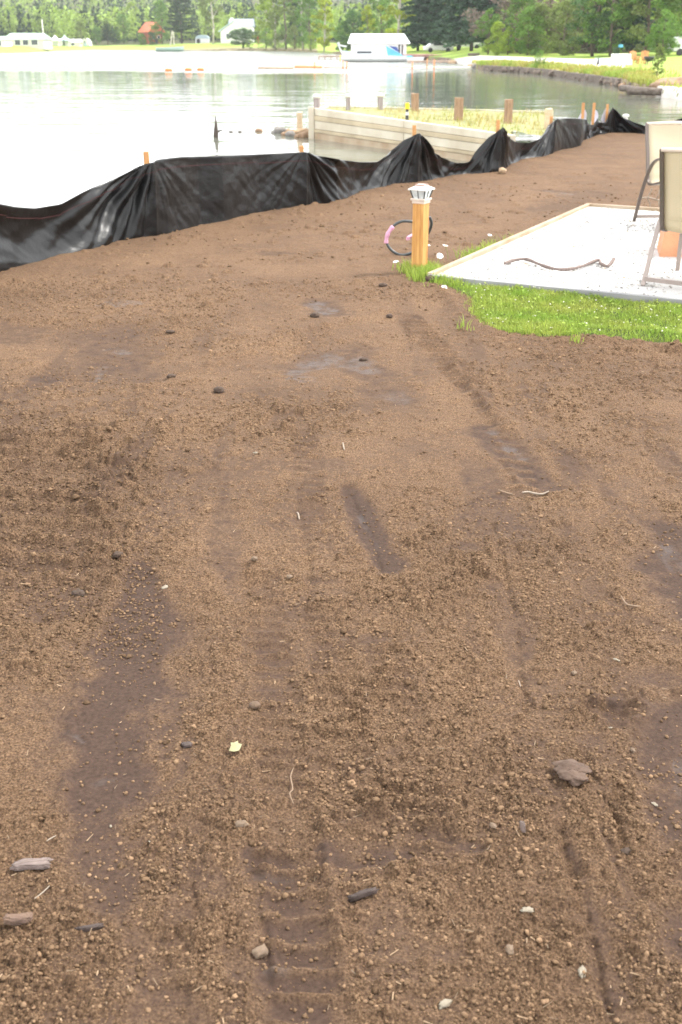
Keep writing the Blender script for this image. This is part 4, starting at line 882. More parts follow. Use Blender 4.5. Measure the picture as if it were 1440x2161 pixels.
# ------------------------------------------------------------------ timber pier of planks with a fill of earth and weeds
FTL, FTR = at(662, 228, .14), at(1068, 284, .015)
RL, RR = at(690, 222, .10), at(1168, 236, .02); SR = at(1155, 290, -.12)
tw_ = empty('timber_pier', 'weathered pale plank retaining pier filled with earth, standing in the lake', 'pier', (FTL.x, FTL.y, WATER)); q0 = Vector(tw_.location)
dvec = (Vector((FTR.x, FTR.y, 0)) - Vector((FTL.x, FTL.y, 0))); rows = [(0, .24, 'plank_white'), (.24, .40, 'plank_tan'), (.40, .68, 'plank_white'), (.68, .80, 'plank_tan'), (.80, 1.12, 'plank_stain')]
Ln = Vector((FTL.x, FTL.y, 0)); Rn = Ln + dvec*1.02; nn = Vector((-dvec.y, dvec.x, 0)).normalized()*-1
for k, (a, b, mm) in enumerate(rows):
    for h0_, h1_ in ((0, .52 + .06*(k % 2)), (.523 + .06*(k % 2), 1)):
        zl0, zl1 = .14 - a*.69, .14 - b*.69 + .006; zr0, zr1 = .015 - a*.565, .015 - b*.565 + .006
        A_ = Ln.lerp(Rn, h0_); B_ = Ln.lerp(Rn, h1_); za0 = zl0+(zr0-zl0)*h0_; za1 = zl1+(zr1-zl1)*h0_; zb0 = zl0+(zr0-zl0)*h1_; zb1 = zl1+(zr1-zl1)*h1_
        o_ = nn*(.0 + .012*(k % 2)); t_ = nn*-.12; m = MB(); c = [A_+o_+Vector((0, 0, za1)), B_+o_+Vector((0, 0, zb1)), B_+o_+Vector((0, 0, zb0)), A_+o_+Vector((0, 0, za0))]; c2 = [p + t_ for p in c]
        m.v = [tuple(p-q0) for p in c+c2]; m.f = [(0, 1, 2, 3), (7, 6, 5, 4), (0, 4, 5, 1), (1, 5, 6, 2), (2, 6, 7, 3), (3, 7, 4, 0)]
        m.build('plank', M[mm], tw_, bevel=.008)
MB().beam(Ln - q0 - Vector((.06, 0, 0)) + Vector((0, 0, WATER-.3)), Ln - q0 - Vector((.06, 0, -.17)), .13, .1).build('corner_post', M['plank_white'], tw_)
MB().beam(Ln - q0 - Vector((.06, -.1, .22)), Vector((RL.x, RL.y, -.22)) - q0, .14, .6).build('end_plank', M['plank_white'], tw_)
MB().beam(Vector((RL.x, RL.y, -.14)) - q0, Vector((RR.x, RR.y, -.20)) - q0, .14, .46).build('rear_beam', M['plank_white'], tw_)
# fill surface
m_, n_ = 60, 26; V = []
for i in range(m_):
    for j in range(n_):
        u_, v_ = i/(m_-1), j/(n_-1); a_ = Ln.lerp(Vector((SR.x, SR.y, 0)), u_) if u_ > .84 else Ln.lerp(Rn, u_/.84); a_ = a_ - nn*.13; b_ = Vector((RL.x, RL.y, 0)).lerp(Vector((RR.x, RR.y, 0)), u_)
        p = a_.lerp(b_, v_); zf = (.14 + (.015-.14)*min(1, u_/.84))*(1-v_) + (.12-.08*u_)*v_ - .06 - max(0, u_-.84)*.6*(1-v_)
        V.append((p.x-q0.x, p.y-q0.y, zf - q0.z + .05*float(fbm(p.x, p.y, 1.5, 3, 90))))
ii = np.arange(m_*n_).reshape(m_, n_); PV = np.array(V)
M['fill'] = mat('fill', (.24, .24, .11), .9, .2, var=.3, vs=3, bump=.5, bs=20)
link('earth_fill', np_mesh('earth_fill', V, np.stack([ii[:-1, :-1], ii[1:, :-1], ii[1:, 1:], ii[:-1, 1:]], -1).reshape(-1, 4), M['fill'], True), tw_)
def pier_sampler(n):
    i = rng.integers(1, m_-1, n); j = rng.integers(0, n_, n); kk = (i*n_+j); x = PV[kk, 0]+rng.uniform(-.08, .08, n); y = PV[kk, 1]+rng.uniform(-.12, .12, n)
    u_ = i/m_; m = rng.random(n) < np.clip((u_-.12)*1.6, .1, 1)*np.clip(.6+2.5*fbm(x, y, 1.3, 2, 91), .1, 1); return x[m], y[m], PV[kk, 2][m]-.01
V1, Fa, ta = blades(6500, pier_sampler, .04, .15, .006, lean=.9)
o = link('weeds', np_mesh('weeds', V1, Fa, M['grass_pier'], False, {'tone': ta}), tw_); o['kind'] = 'stuff'
def pile(px, ytop, ybase, wpx, z, m_, label, cap=False):
    b = at(px, ybase, z); h = zat(ytop, b.y) - z; s = wpx*math.hypot(b.y, 1.6)/FPX*.97
    t = empty('timber_pile', label, 'pile', (b.x, b.y, z), random.uniform(-.2, .2), 'piles along the timber pier')
    MB().box((0, 0, h/2-.25), (s, s, h+.5), jit=s*.06).build('shaft', M[m_], t, bevel=.01)
    if cap: MB().lathe((0, 0, h), [(s*.62, -.03), (s*.78, 0), (s*.7, .035), (s*.3, .055)], 12).build('cap', M['cap_white'], t, True)
pile(669, 204, 232, 12, .08, 'post_grey', 'white capped grey pile at the left end corner of the pier', True)
pile(735, 203, 229, 9, .08, 'post_grey', 'second white capped grey pile from the left on the pier', True)
pile(803, 202, 228, 11, .08, 'post_grey', 'white capped tan pile just left of the marker rod', True)
pile(876, 197, 232, 14, .06, 'post_brown', 'thick brown pile just right of the black and yellow marker rod')
pile(968, 206, 245, 16, .08, 'post_brown', 'thick brown pile between two others in the middle of the pier')
pile(1072, 209, 256, 14, .02, 'post_brown', 'tall brown weathered pile near the right end of the pier')
pile(1157, 229, 262, 13, .0, 'wood_pale', 'short pale pile at the right end by the fence')
b = at(857, 262, -.05); b = Vector((b.x, b.y-.35, 0)); zz_ = lambda py: zat(py, b.y)
mk = empty('marker_rod', 'marker rod with yellow top and black and white bands by the pier wall', 'marker', (b.x, b.y, WATER)); bz = lambda py: zz_(py)-WATER
for ya, yb_, mm, r in ((217, 230, 'yellow', .045), (230, 236, 'dark', .03), (236, 243, 'cap_white', .034), (243, 262, 'dark', .034), (262, 275, 'cap_white', .032)):
    MB().lathe((0, 0, 0), [(r, bz(yb_)), (r, bz(ya)-.002)], 12).build('band', M[mm], mk, False)
MB().lathe((0, 0, 0), [(.025, -.5), (.025, bz(275))], 10).build('rod', M['cap_white'], mk)
# rocks and a stub at the pier's outer end
for i, (px, py, r, mm, lb) in enumerate([(590, 281, .17, 'rock_grey', 'dark rounded rock at the outer tip of the rock pile'), (608, 281, .12, 'rock_tan', 'tan rock beside the dark tip rock'), (613, 287, .12, 'rock_grey', 'grey rock low in the rock pile'),
        (622, 283, .12, 'rock_tan', 'small tan rock in the middle of the rock pile'), (633, 285, .15, 'rock_tan', 'broad tan rock in front of the stub'), (645, 283, .15, 'rock_tan', 'tan rock behind the stub by the pier'), (640, 290, .13, 'rock_brown', 'brown rock at the waterline of the pile'),
        (652, 289, .17, 'rock_brown', 'brown rock against the corner of the pier'), (602, 286, .09, 'rock_brown', 'little brown rock next to the dark tip rock'), (628, 290, .08, 'rock_brown', 'smallest brown rock at the front of the pile'),
        (547, 278, .09, 'rock_brown', 'lone brown rock in the open water left of the pile'), (507, 279, .05, 'rock_grey', 'tiny rock showing in the water near the snag'), (488, 279, .05, 'rock_grey', 'tiniest rock in the water nearest the snag')]):
    p = at(px, py, WATER); tag(blob((0, 0, 0), r, (1.1, .9, .75), .3, 1.6, 3, 50+i).build('rock', M[mm], None, True, (p.x, p.y, WATER+r*.2)), lb, 'rock', 'rocks at the end of the pier')
p = at(633, 284, WATER); tag(MB().box((0, 0, .0), (.14, .12, .75), jit=.01).build('wood_stub', M['wood_pale'], None, False, (p.x, p.y+.1, WATER+.15), bevel=.01), 'short pale wooden stub standing among the rocks', 'stub')
p = at(455, 290, WATER); m = MB(); m.tube([(0, 0, -.2), (.02, 0, .12), (.03, 0, .32), (.02, 0, .5)], [.07, .06, .03, .006], 7); m.tube([(.02, 0, .1), (.12, 0, .16), (.2, .0, .17)], [.03, .02, .006], 6)
tag(m.build('snag', M['bark_dark'], None, True, (p.x, p.y, WATER)), 'dark pointed snag sticking out of the open white water', 'snag')
# white capped post behind the fence
p = at(1353, 272, -.2); p = Vector((p.x, p.y+1.5, 0)); t = empty('mooring_post', 'white post with a round cap behind the low stretch of fence', 'post', (p.x, p.y, WATER))
MB().lathe((0, 0, 0), [(.055, -.3), (.055, zat(247, p.y)-WATER)], 12).build('post', M['cap_white'], t, True); MB().lathe((0, 0, zat(247, p.y)-WATER), [(.06, 0), (.085, .015), (.075, .05), (.03, .065)], 12).build('cap', M['cap_white'], t, True)

# ------------------------------------------------------------------ the far land
SH = [(-700, 116), (-300, 114), (0, 112.5), (60, 111), (110, 107.5), (200, 105), (330, 106), (400, 107), (480, 107.5), (560, 107.5), (640, 109), (690, 113), (760, 118), (860, 123), (930, 128), (965, 134), (990, 141), (1012, 148), (1060, 151), (1120, 155), (1200, 166), (1260, 175), (1310, 183), (1345, 197), (1400, 206), (1440, 212), (1530, 226), (1700, 262), (2100, 330), (2800, 430)]
sp = [at(a, b, WATER) for a, b in SH]; sphi = [math.atan2(p.x, p.y) for p in sp]; sR = [math.hypot(p.x, p.y) for p in sp]
def Rsh(phi): return np.interp(phi, sphi, sR)
def zland(x, y):
    phi = np.arctan2(x, y); r = np.hypot(x, y); R = Rsh(phi); t = r - R + 1.2*fbm(x, y, .35, 3, 95)*np.clip(R/80, .4, 3)
    k = np.interp(phi, [-.3, -.02, .12, .2, .3], [.032, .03, .014, .010, .010])
    bank = np.interp(phi, [-.3, -.12, -.1, .08, .10], [.12, .12, .40, .40, .40])
    z = WATER - .5 + (.5 + bank)*sstep(-.25, .35, t) + k*np.clip(t, 0, np.interp(phi, [-.3, 0, .12, .3], [45, 45, 80, 80])) + .10*fbm(x, y, .12, 3, 96)*sstep(0, 6, t) + .06*fbm(x, y, .8, 3, 97)*sstep(0, 2, t)
    h = np.maximum(0, r-395); z = z + 28*sstep(0, 900, h)*(1+.35*fbm(x, y, .004, 3, 98)) + 24*sstep(500, 1500, h)*(1+.3*fbm(x, y, .002, 3, 99)) + 15*sstep(20, 230, h)
    return z
NP, NT = 520, 150
ph_ = np.linspace(-.52, .75, NP); tt = np.concatenate([np.linspace(-2, 4, 40), 4 + (np.exp(np.linspace(0, 1, NT-40)*math.log(1700/4+1))-1)*4])
PH = np.repeat(ph_[:, None], NT, 1); RR_ = Rsh(PH) + tt[None, :]; GXX = np.sin(PH)*RR_; GYY = np.cos(PH)*RR_; GZZ = zland(GXX, GYY)
ii = np.arange(NP*NT).reshape(NP, NT)
M['land'] = None
def land_material():
    m = bpy.data.materials.new('land'); m.use_nodes = True; N = m.node_tree.nodes; L = m.node_tree.links; P = N['Principled BSDF']; P.inputs['Roughness'].default_value = .9; P.inputs['Specular IOR Level'].default_value = .2
    g = N.new('ShaderNodeNewGeometry')
    def nz(s, c0, c1):
        n = N.new('ShaderNodeTexNoise'); n.inputs['Scale'].default_value = s; n.inputs['Detail'].default_value = 5; L.new(g.outputs['Position'], n.inputs['Vector'])
        r = N.new('ShaderNodeValToRGB'); r.color_ramp.elements[0].position = .35; r.color_ramp.elements[1].position = .65; r.color_ramp.elements[0].color = (*c0, 1); r.color_ramp.elements[1].color = (*c1, 1); L.new(n.outputs[0], r.inputs[0]); return r.outputs[0]
    def mx(a, f, b):
        x = N.new('ShaderNodeMix'); x.data_type = 'RGBA'; at1 = N.new('ShaderNodeAttribute'); at1.attribute_name = f; L.new(at1.outputs['Fac'], x.inputs['Factor']); L.new(a, x.inputs['A']); L.new(b, x.inputs['B']); return x.outputs['Result']
    c = nz(.12, (.20, .30, .05), (.30, .38, .07)); c = mx(c, 'wild', nz(.5, (.27, .30, .07), (.40, .27, .11))); c = mx(c, 'bank', nz(1.2, (.12, .085, .06), (.30, .24, .18))); c = mx(c, 'wood', nz(.2, (.05, .07, .02), (.10, .10, .04)))
    c = mx(c, 'sand', nz(.8, (.55, .50, .45), (.70, .66, .62))); L.new(c, P.inputs['Base Color']); return m
M['land'] = land_material()
tR = np.hypot(GXX, GYY) - Rsh(PH); lawnm = (PH > .17).astype(float)
wild = (1-sstep(6, 22, tR + 8*fbm(GXX, GYY, .15, 2, 101)))*sstep(.10, .12, PH); wild = np.where(PH < -.02, (1-sstep(3, 12, tR))*.35, wild); wild = np.where(PH > .262, wild*.2, wild)
bankm = (1-sstep(.2, .9, tR))*sstep(-.02, .0, PH) + (PH > -.14)*(PH < -.02)*(1-sstep(4, 14, tR + 10*fbm(GXX, GYY, .2, 2, 102)))*.8
woodm = sstep(0, 12, np.hypot(GXX, GYY) - np.interp(PH, [-.3, -.1, 0, .1, .2, .3], [352, 330, 290, 185, 118, 118]))
p1, p2 = 112, 122
sandm = sstep(-4, 0, RR_ - np.interp(PH, [.06, .1, .18, .26], [128, 108, 92, 74]))*(1-sstep(0, 3, RR_ - np.interp(PH, [.06, .1, .18, .26], [140, 124, 108, 88])))*(PH > .085)*(PH < .235)
sandm = np.maximum(sandm, (PH > .262)*(PH < .5)*(1-sstep(.9, 1.6, tR))*.9)
tag(link('far_shore_ground', np_mesh('far_shore_ground', np.stack([GXX, GYY, GZZ], -1).reshape(-1, 3), np.stack([ii[:-1, :-1], ii[:-1, 1:], ii[1:, 1:], ii[1:, :-1]], -1).reshape(-1, 4)[:, ::-1], M['land'], True, {'wild': wild, 'bank': np.clip(bankm, 0, 1), 'wood': woodm, 'sand': sandm})), kind='structure')
def gz_(x, y): return float(zland(np.array([x]), np.array([y]))[0])
def on_land(px, py, rmax=900):               # first meeting of a sight line with the far land
    a, dy, dz = ray(px, py); L0 = math.hypot(a, dy); r = float(Rsh(math.atan2(a, dy))) + .5
    rs = np.arange(r, rmax, .5); X_, Y_, Z_ = a/L0*rs, dy/L0*rs, CH + dz/L0*rs; g = zland(X_, Y_); k = np.argmax(g >= Z_)
    if not (g >= Z_).any(): k = int(np.argmin(np.where(rs < 380, Z_-g, 1e9)))
    return Vector((X_[k], Y_[k], g[k]))
def mpp(p): return p.y*1.0/(FPX*math.cos(TH) + 985*math.sin(TH))     # metres per photo pixel at a far point

# ------------------------------------------------------------------ trees
def leaf_quads(c, r, n, size, flat=1.0, drop=None, shell=.55):
    d = rng.normal(size=(n, 3)); d /= np.linalg.norm(d, axis=1, keepdims=True); rad = r*(shell + (1-shell)*rng.random((n, 1)))
    p = np.asarray(c)[None] + d*rad*np.array([1, 1, flat]); a = rng.normal(size=(n, 3)); a /= np.linalg.norm(a, axis=1, keepdims=True)
    if drop is not None: a[:, 2] *= drop; a /= np.linalg.norm(a, axis=1, keepdims=True)
    b = np.cross(a, rng.normal(size=(n, 3))); b /= np.linalg.norm(b, axis=1, keepdims=True); s = size*rng.uniform(.6, 1.3, (n, 1))
    return np.stack([p-a*s, p-b*s*.55, p+a*s, p+b*s*.55], 1)
def tree_data(kind, H, seed):
    """returns trunk MB and leaf quads for a tree of height H"""
    random.seed(seed); Q = []; tone = []; tb_ = MB()
    def put(q): Q.append(q); tone.append(np.repeat(np.clip(rng.normal(random.uniform(.3, .7), .15, len(q)), 0, 1), 4))
    if kind in ('birch', 'deciduous', 'poplar', 'round', 'thin', 'bush'):
        wr = {'birch': .20, 'deciduous': .27, 'poplar': .19, 'round': .42, 'thin': .15, 'bush': .6}[kind]*H; low = {'birch': .28, 'deciduous': .06, 'poplar': .10, 'round': .03, 'thin': .3, 'bush': .0}[kind]*H
        tr = H*.016 if kind != 'bush' else H*.03; bend = [Vector((random.uniform(-.03, .03)*H, random.uniform(-.03, .03)*H, H*z)) for z in (0, .25, .5, .75, .92)]; bend[0] = Vector((0, 0, -.3))
        tb_.tube(bend, [tr, tr*.8, tr*.6, tr*.35, tr*.1], 7)
        nb = {'birch': 46, 'deciduous': 60, 'poplar': 52, 'round': 60, 'thin': 26, 'bush': 34}[kind]
        for i in range(nb):
            z = low + (H-low)*(random.random()**.85); u_ = (z-low)/(H-low); env = wr*(math.sin(math.pi*min(1, .12+.88*u_))**.6 if kind != 'poplar' else math.sin(math.pi*(.15+.83*u_))**.7)
            a = random.random()*6.28; rr = env*random.uniform(.35, 1.0); c = (math.cos(a)*rr, math.sin(a)*rr, z); br = wr*random.uniform(.16, .34)
            if kind in ('birch', 'thin'): br *= .85
            n_ = int({'bush': 110, 'round': 110}.get(kind, 95)); put(leaf_quads(c, br, n_, H*.014 if kind not in ('round', 'bush') else H*.02, .75))
            if i % 3 == 0: 
                zb = max(low*.8, z - random.uniform(.08, .18)*H); k = zb/H; x0 = bend[min(4, int(k*4))]; tb_.tube([(x0.x*.9, x0.y*.9, zb), (c[0]*.55, c[1]*.55, (zb+z)/2+.02*H), c], [tr*.35, tr*.22, tr*.06], 5)
    elif kind in ('spruce', 'pine', 'fir'):
        wr = {'spruce': .20, 'pine': .26, 'fir': .13}[kind]*H; tr = H*.015; tb_.tube([(0, 0, -.3), (0, 0, H*.5), (0, 0, H*.97)], [tr, tr*.6, tr*.1], 7)
        nl = {'spruce': 22, 'pine': 17, 'fir': 26}[kind]
        for i in range(nl):
            u_ = (i+.5)/nl; z = H*(.10+.88*u_) if kind != 'pine' else H*(.16+.82*u_); R_ = wr*(1-u_)**(.75 if kind != 'pine' else .5) + .01*H; nbr = int(7 if u_ < .7 else 5)
            for b in range(nbr):
                a = b*2*math.pi/nbr + i*1.1 + random.uniform(-.3, .3); Lb = R_*random.uniform(.7, 1.12); dr = (-.22 if kind != 'pine' else .05)*Lb; z2 = z + random.uniform(-.035, .035)*H*(1-u_); e = Vector((math.cos(a)*Lb, math.sin(a)*Lb, z2+dr*random.uniform(.3, 1.6))); s = Vector((0, 0, z2))
                tb_.tube([s, s.lerp(e, .5) + Vector((0, 0, .04*Lb)), e], [tr*.22, tr*.15, tr*.05], 4, cap=False)
                for k in range(5):
                    t = .25 + .18*k; c = s.lerp(e, t); q = leaf_quads(c, Lb*(.17 if kind != 'pine' else .19), 22, H*.014, .5, .4, .2); put(q)
    Q = np.concatenate(Q); return tb_, Q, np.concatenate(tone)
TREE = {}
def tree(kind, mleaf, mbark, px, ybase, H, label, name, group='trees on the far shore', var=0, wide=1.0, py_r=None, cat_='tree', z=None):
    key = (kind, mleaf, mbark, var)
    if key not in TREE:
        H0 = 10.0; tb_, Q, tone = tree_data(kind, H0, len(TREE)*7+3+var)
        TREE[key] = (tb_.mesh('trunk', M[mbark], True), np_mesh('crown', Q.reshape(-1, 3), np.arange(len(Q)*4).reshape(-1, 4), M[mleaf], False, {'tone': tone}))
    tm, cm = TREE[key]; p = on_land(px, ybase) if py_r is None else py_r
    t = empty(name, label, cat_, tuple(p), random.random()*6.28, group); s = H/10.0; t.scale = (s*wide, s*wide, s)
    link('trunk', tm, t); link('crown', cm, t); return t

# individual trees
T = tree
T('deciduous', 'leaf_olive', 'bark', 172, 96.5, 6.5, 'olive tree with a bare trunk in front of the white tents', 'lakeside_tree')
T('pine', 'leaf_pine', 'bark', 228, 94, 7.2, 'small pine with a visible trunk left of centre on the far left lawn', 'pine_tree')
T('fir', 'leaf_dark', 'bark', 66, 97, 2.8, 'small dark conical shrub in front of the long low bungalow', 'conifer_shrub', cat_='shrub')
T('fir', 'leaf_dark', 'bark', 136, 98, 2.2, 'small dark shrub in front of the two pale tents', 'conifer_shrub', cat_='shrub')
T('round', 'leaf_green', 'bark', 205, 93.5, 4.6, 'round green tree between the olive tree and the small pine', 'lakeside_tree')
T('deciduous', 'leaf_green', 'bark', 262, 92, 8.5, 'broad green tree left of the red roofed cabin', 'lakeside_tree')
T('round', 'leaf_dark', 'bark', 243, 92, 4.0, 'dark bushy tree just right of the small pine', 'lakeside_tree')
T('birch', 'leaf_bright', 'bark_white', 283, 89, 13, 'pale stemmed birch rising behind the broad green tree', 'birch_tree')
T('deciduous', 'leaf_yellow', 'bark', 142, 88, 9, 'yellow green tree behind the tents', 'lakeside_tree')
T('deciduous', 'leaf_bright', 'bark', 18, 88, 8.5, 'yellowish tree at the far left behind the bungalow', 'lakeside_tree')
T('bush', 'leaf_green', 'bark', 300, 92, 2.4, 'low green bush below the red roofed cabin', 'bush', cat_='shrub')
T('round', 'leaf_dark', 'bark', 322, 95, 3.4, 'dark round bush hiding the foot of the red roofed cabin', 'bush', cat_='shrub')
T('round', 'leaf_green', 'bark', 302, 95, 2.8, 'green round bush below the left corner of the red roofed cabin', 'bush', cat_='shrub', var=1)
T('deciduous', 'leaf_green', 'bark', 343, 93, 11, 'dark green tree touching the right side of the red roofed cabin', 'lakeside_tree', var=1)
T('pine', 'leaf_pine', 'bark_dark', 384, 92, 17, 'tall spreading dark pine standing left of the big forked birch', 'pine_tree', var=1)
T('birch', 'leaf_olive', 'bark_white', 450, 93, 17, 'big forked birch with a thick white trunk on the lakeside lawn', 'birch_tree', var=1)
T('deciduous', 'leaf_dark', 'bark', 432, 89, 9, 'dark green tree close behind the white arched shed', 'lakeside_tree', var=2)
T('spruce', 'leaf_spruce', 'bark', 486, 86, 13, 'dark spruce behind the gable of the white house', 'spruce_tree')
T('deciduous', 'leaf_bright', 'bark', 512, 84, 12, 'bright green tree behind the grey roof of the white house', 'lakeside_tree')
for i, (x_, h_) in enumerate(((497, 3.6), (512, 3.9), (527, 3.6))):
    T('round', 'leaf_dark', 'bark', x_, 94.5, h_, ['left', 'middle', 'right'][i] + ' clump of the dark hedge in front of the white house', 'hedge_bush', wide=1.35, cat_='shrub')
T('fir', 'leaf_dark', 'bark', 514, 104, 2.5, 'small dark conifer at the shore left of the red bush', 'conifer_shrub', cat_='shrub')
T('bush', 'leaf_green', 'bark', 528, 104, 1.8, 'low green shore bush touching the red bush', 'bush', cat_='shrub')
T('thin', 'leaf_red', 'bark', 545, 104, 2.7, 'small rusty red dead tree at the waterline', 'dead_tree')
for i, (k_, ml, mb_, x_, yb_, h_, lb) in enumerate([
    ('deciduous', 'leaf_bright', 'bark_white', 562, 101, 13, 'leftmost bright tree of the thick lakeside clump'), ('birch', 'leaf_bright', 'bark_white', 580, 103, 15, 'birch with pale stems second in the lakeside clump'),
    ('deciduous', 'leaf_olive', 'bark', 604, 104, 16, 'tall olive tree in the middle of the lakeside clump'), ('fir', 'leaf_spruce', 'bark', 624, 100, 17, 'narrow dark fir poking through the lakeside clump'),
    ('birch', 'leaf_green', 'bark_white', 640, 105, 16, 'birch at the right of the lakeside clump with pale stems'), ('deciduous', 'leaf_green', 'bark', 655, 105, 12, 'green tree behind the yellow green birch on the left side')]):
    T(k_, ml, mb_, x_, yb_, h_, lb, 'clump_tree', 'trees of the thick lakeside clump', var=i % 2)
for i, (x_, h_, ml) in enumerate(((562, 4.2, 'leaf_green'), (583, 3.8, 'leaf_olive'), (603, 5, 'leaf_green'), (622, 4.5, 'leaf_olive'), (641, 4.2, 'leaf_green'), (657, 3.2, 'leaf_bright'))):
    T('bush', ml, 'bark', x_, 106.5, h_, ['leftmost', 'second', 'third', 'fourth', 'fifth', 'rightmost'][i] + ' waterside bush at the foot of the lakeside clump', 'waterside_bush', 'waterside bushes', cat_='shrub', wide=.75)
T('poplar', 'leaf_yellow', 'bark_white', 684, 112, 9.6, 'glowing yellow green birch with a white trunk beside the dock', 'birch_tree', wide=1.25)
T('round', 'leaf_green', 'bark', 724, 107, 4.6, 'dull green tree between the yellow birch and the boathouse', 'lakeside_tree', var=1)
T('round', 'leaf_dark', 'bark', 745, 105, 6.2, 'dark green tree behind the left end of the boathouse', 'lakeside_tree', var=2)
T('poplar', 'leaf_yellow', 'bark', 775, 106, 6.8, 'small bright round tree above the boathouse roof', 'lakeside_tree')
T('poplar', 'leaf_yellow', 'bark_white', 838, 106, 12, 'tall bright yellow green tree right behind the boathouse', 'lakeside_tree', wide=1.3)
T('deciduous', 'leaf_green', 'bark', 806, 103, 10, 'green tree between the two bright trees above the boathouse', 'lakeside_tree', var=1)
for i, (x_, yb_, h_) in enumerate(((882, 107, 13), (908, 106, 14), (936, 106.5, 13.5), (968, 106.5, 15), (995, 108, 14), (1028, 110, 13))):
    T('spruce', 'leaf_spruce', 'bark_dark', x_, yb_, h_, ['leftmost', 'second', 'third', 'fourth', 'fifth', 'rightmost'][i] + ' of the big dark spruces behind the wharf', 'spruce_tree', 'big dark spruces behind the wharf', var=i % 3, wide=1.15)
T('deciduous', 'leaf_green', 'bark', 1030, 115, 4.2, 'green tree in front of the rightmost big spruce', 'lakeside_tree', var=2, wide=1.3)
T('poplar', 'leaf_bright', 'bark', 1072, 116, 2.6, 'small light green tree in front of the dark thicket', 'sapling', wide=1.6)
T('bush', 'leaf_thicket', 'bark', 1060, 112, 6.5, 'grey brown bare thicket, the left of three behind the light shrubs', 'bare_thicket', 'bare thickets behind the shrubs', cat_='thicket')
T('bush', 'leaf_thicket', 'bark', 1130, 112, 8, 'grey brown bare thicket, the tall middle one of three', 'bare_thicket', 'bare thickets behind the shrubs', cat_='thicket')
T('bush', 'leaf_thicket', 'bark', 1210, 112, 7.5, 'grey brown bare thicket, the right of three beside the dark tree', 'bare_thicket', 'bare thickets behind the shrubs', cat_='thicket')
T('round', 'leaf_bright', 'bark', 1050, 117, 3.0, 'bright green shrub left of the small light green tree', 'lawn_bush', cat_='shrub')
T('round', 'leaf_green', 'bark', 1112, 117, 4.2, 'full green shrub in front of the middle bare thicket', 'lawn_bush', cat_='shrub', var=1)
T('deciduous', 'leaf_green', 'bark', 1098, 114, 6.5, 'full green tree behind the small light green tree', 'lakeside_tree', var=1, wide=1.2)
T('round', 'leaf_olive', 'bark', 1138, 116, 4.4, 'grey green bushy tree, the left of two', 'willow_tree', wide=1.1)
T('round', 'leaf_olive', 'bark', 1190, 117, 4.8, 'grey green bushy tree, the right of two', 'willow_tree', var=1, wide=1.1)
T('deciduous', 'leaf_dark', 'bark', 1250, 119, 8.5, 'tall dark tree on the left of the right hand wood', 'lakeside_tree', var=2, wide=1.3)
T('deciduous', 'leaf_green', 'bark', 1288, 119, 7.5, 'green tree close right of the tall dark tree', 'lakeside_tree', wide=1.25)
T('spruce', 'leaf_spruce', 'bark_dark', 1330, 116, 11, 'dark spruce behind the wooden lawn chairs', 'spruce_tree', 'trees on the near right lawn', var=1, wide=1.1)
T('deciduous', 'leaf_olive', 'bark', 1362, 116, 9, 'olive tree between the dark spruce and the round bush', 'lakeside_tree', var=1)
T('round', 'leaf_green', 'bark', 1397, 119, 3.5, 'round bright green tree at the right beyond the lawn chairs', 'lakeside_tree', 'trees on the near right lawn', var=2)
T('deciduous', 'leaf_green', 'bark', 1430, 115, 9, 'tall green tree at the right edge of the picture', 'lakeside_tree', 'trees on the near right lawn', var=2, wide=1.2)
T('poplar', 'leaf_olive', 'bark', 1386, 166, 1.55, 'slim upright shrub growing on the near right lawn', 'lawn_shrub', 'trees on the near right lawn', cat_='shrub', wide=1.1)
T('bush', 'leaf_green', 'bark', 1138, 143, 1.05, 'low dark green bush on the weedy bank', 'bank_bush', 'bushes on the bank', cat_='shrub', wide=1.0)

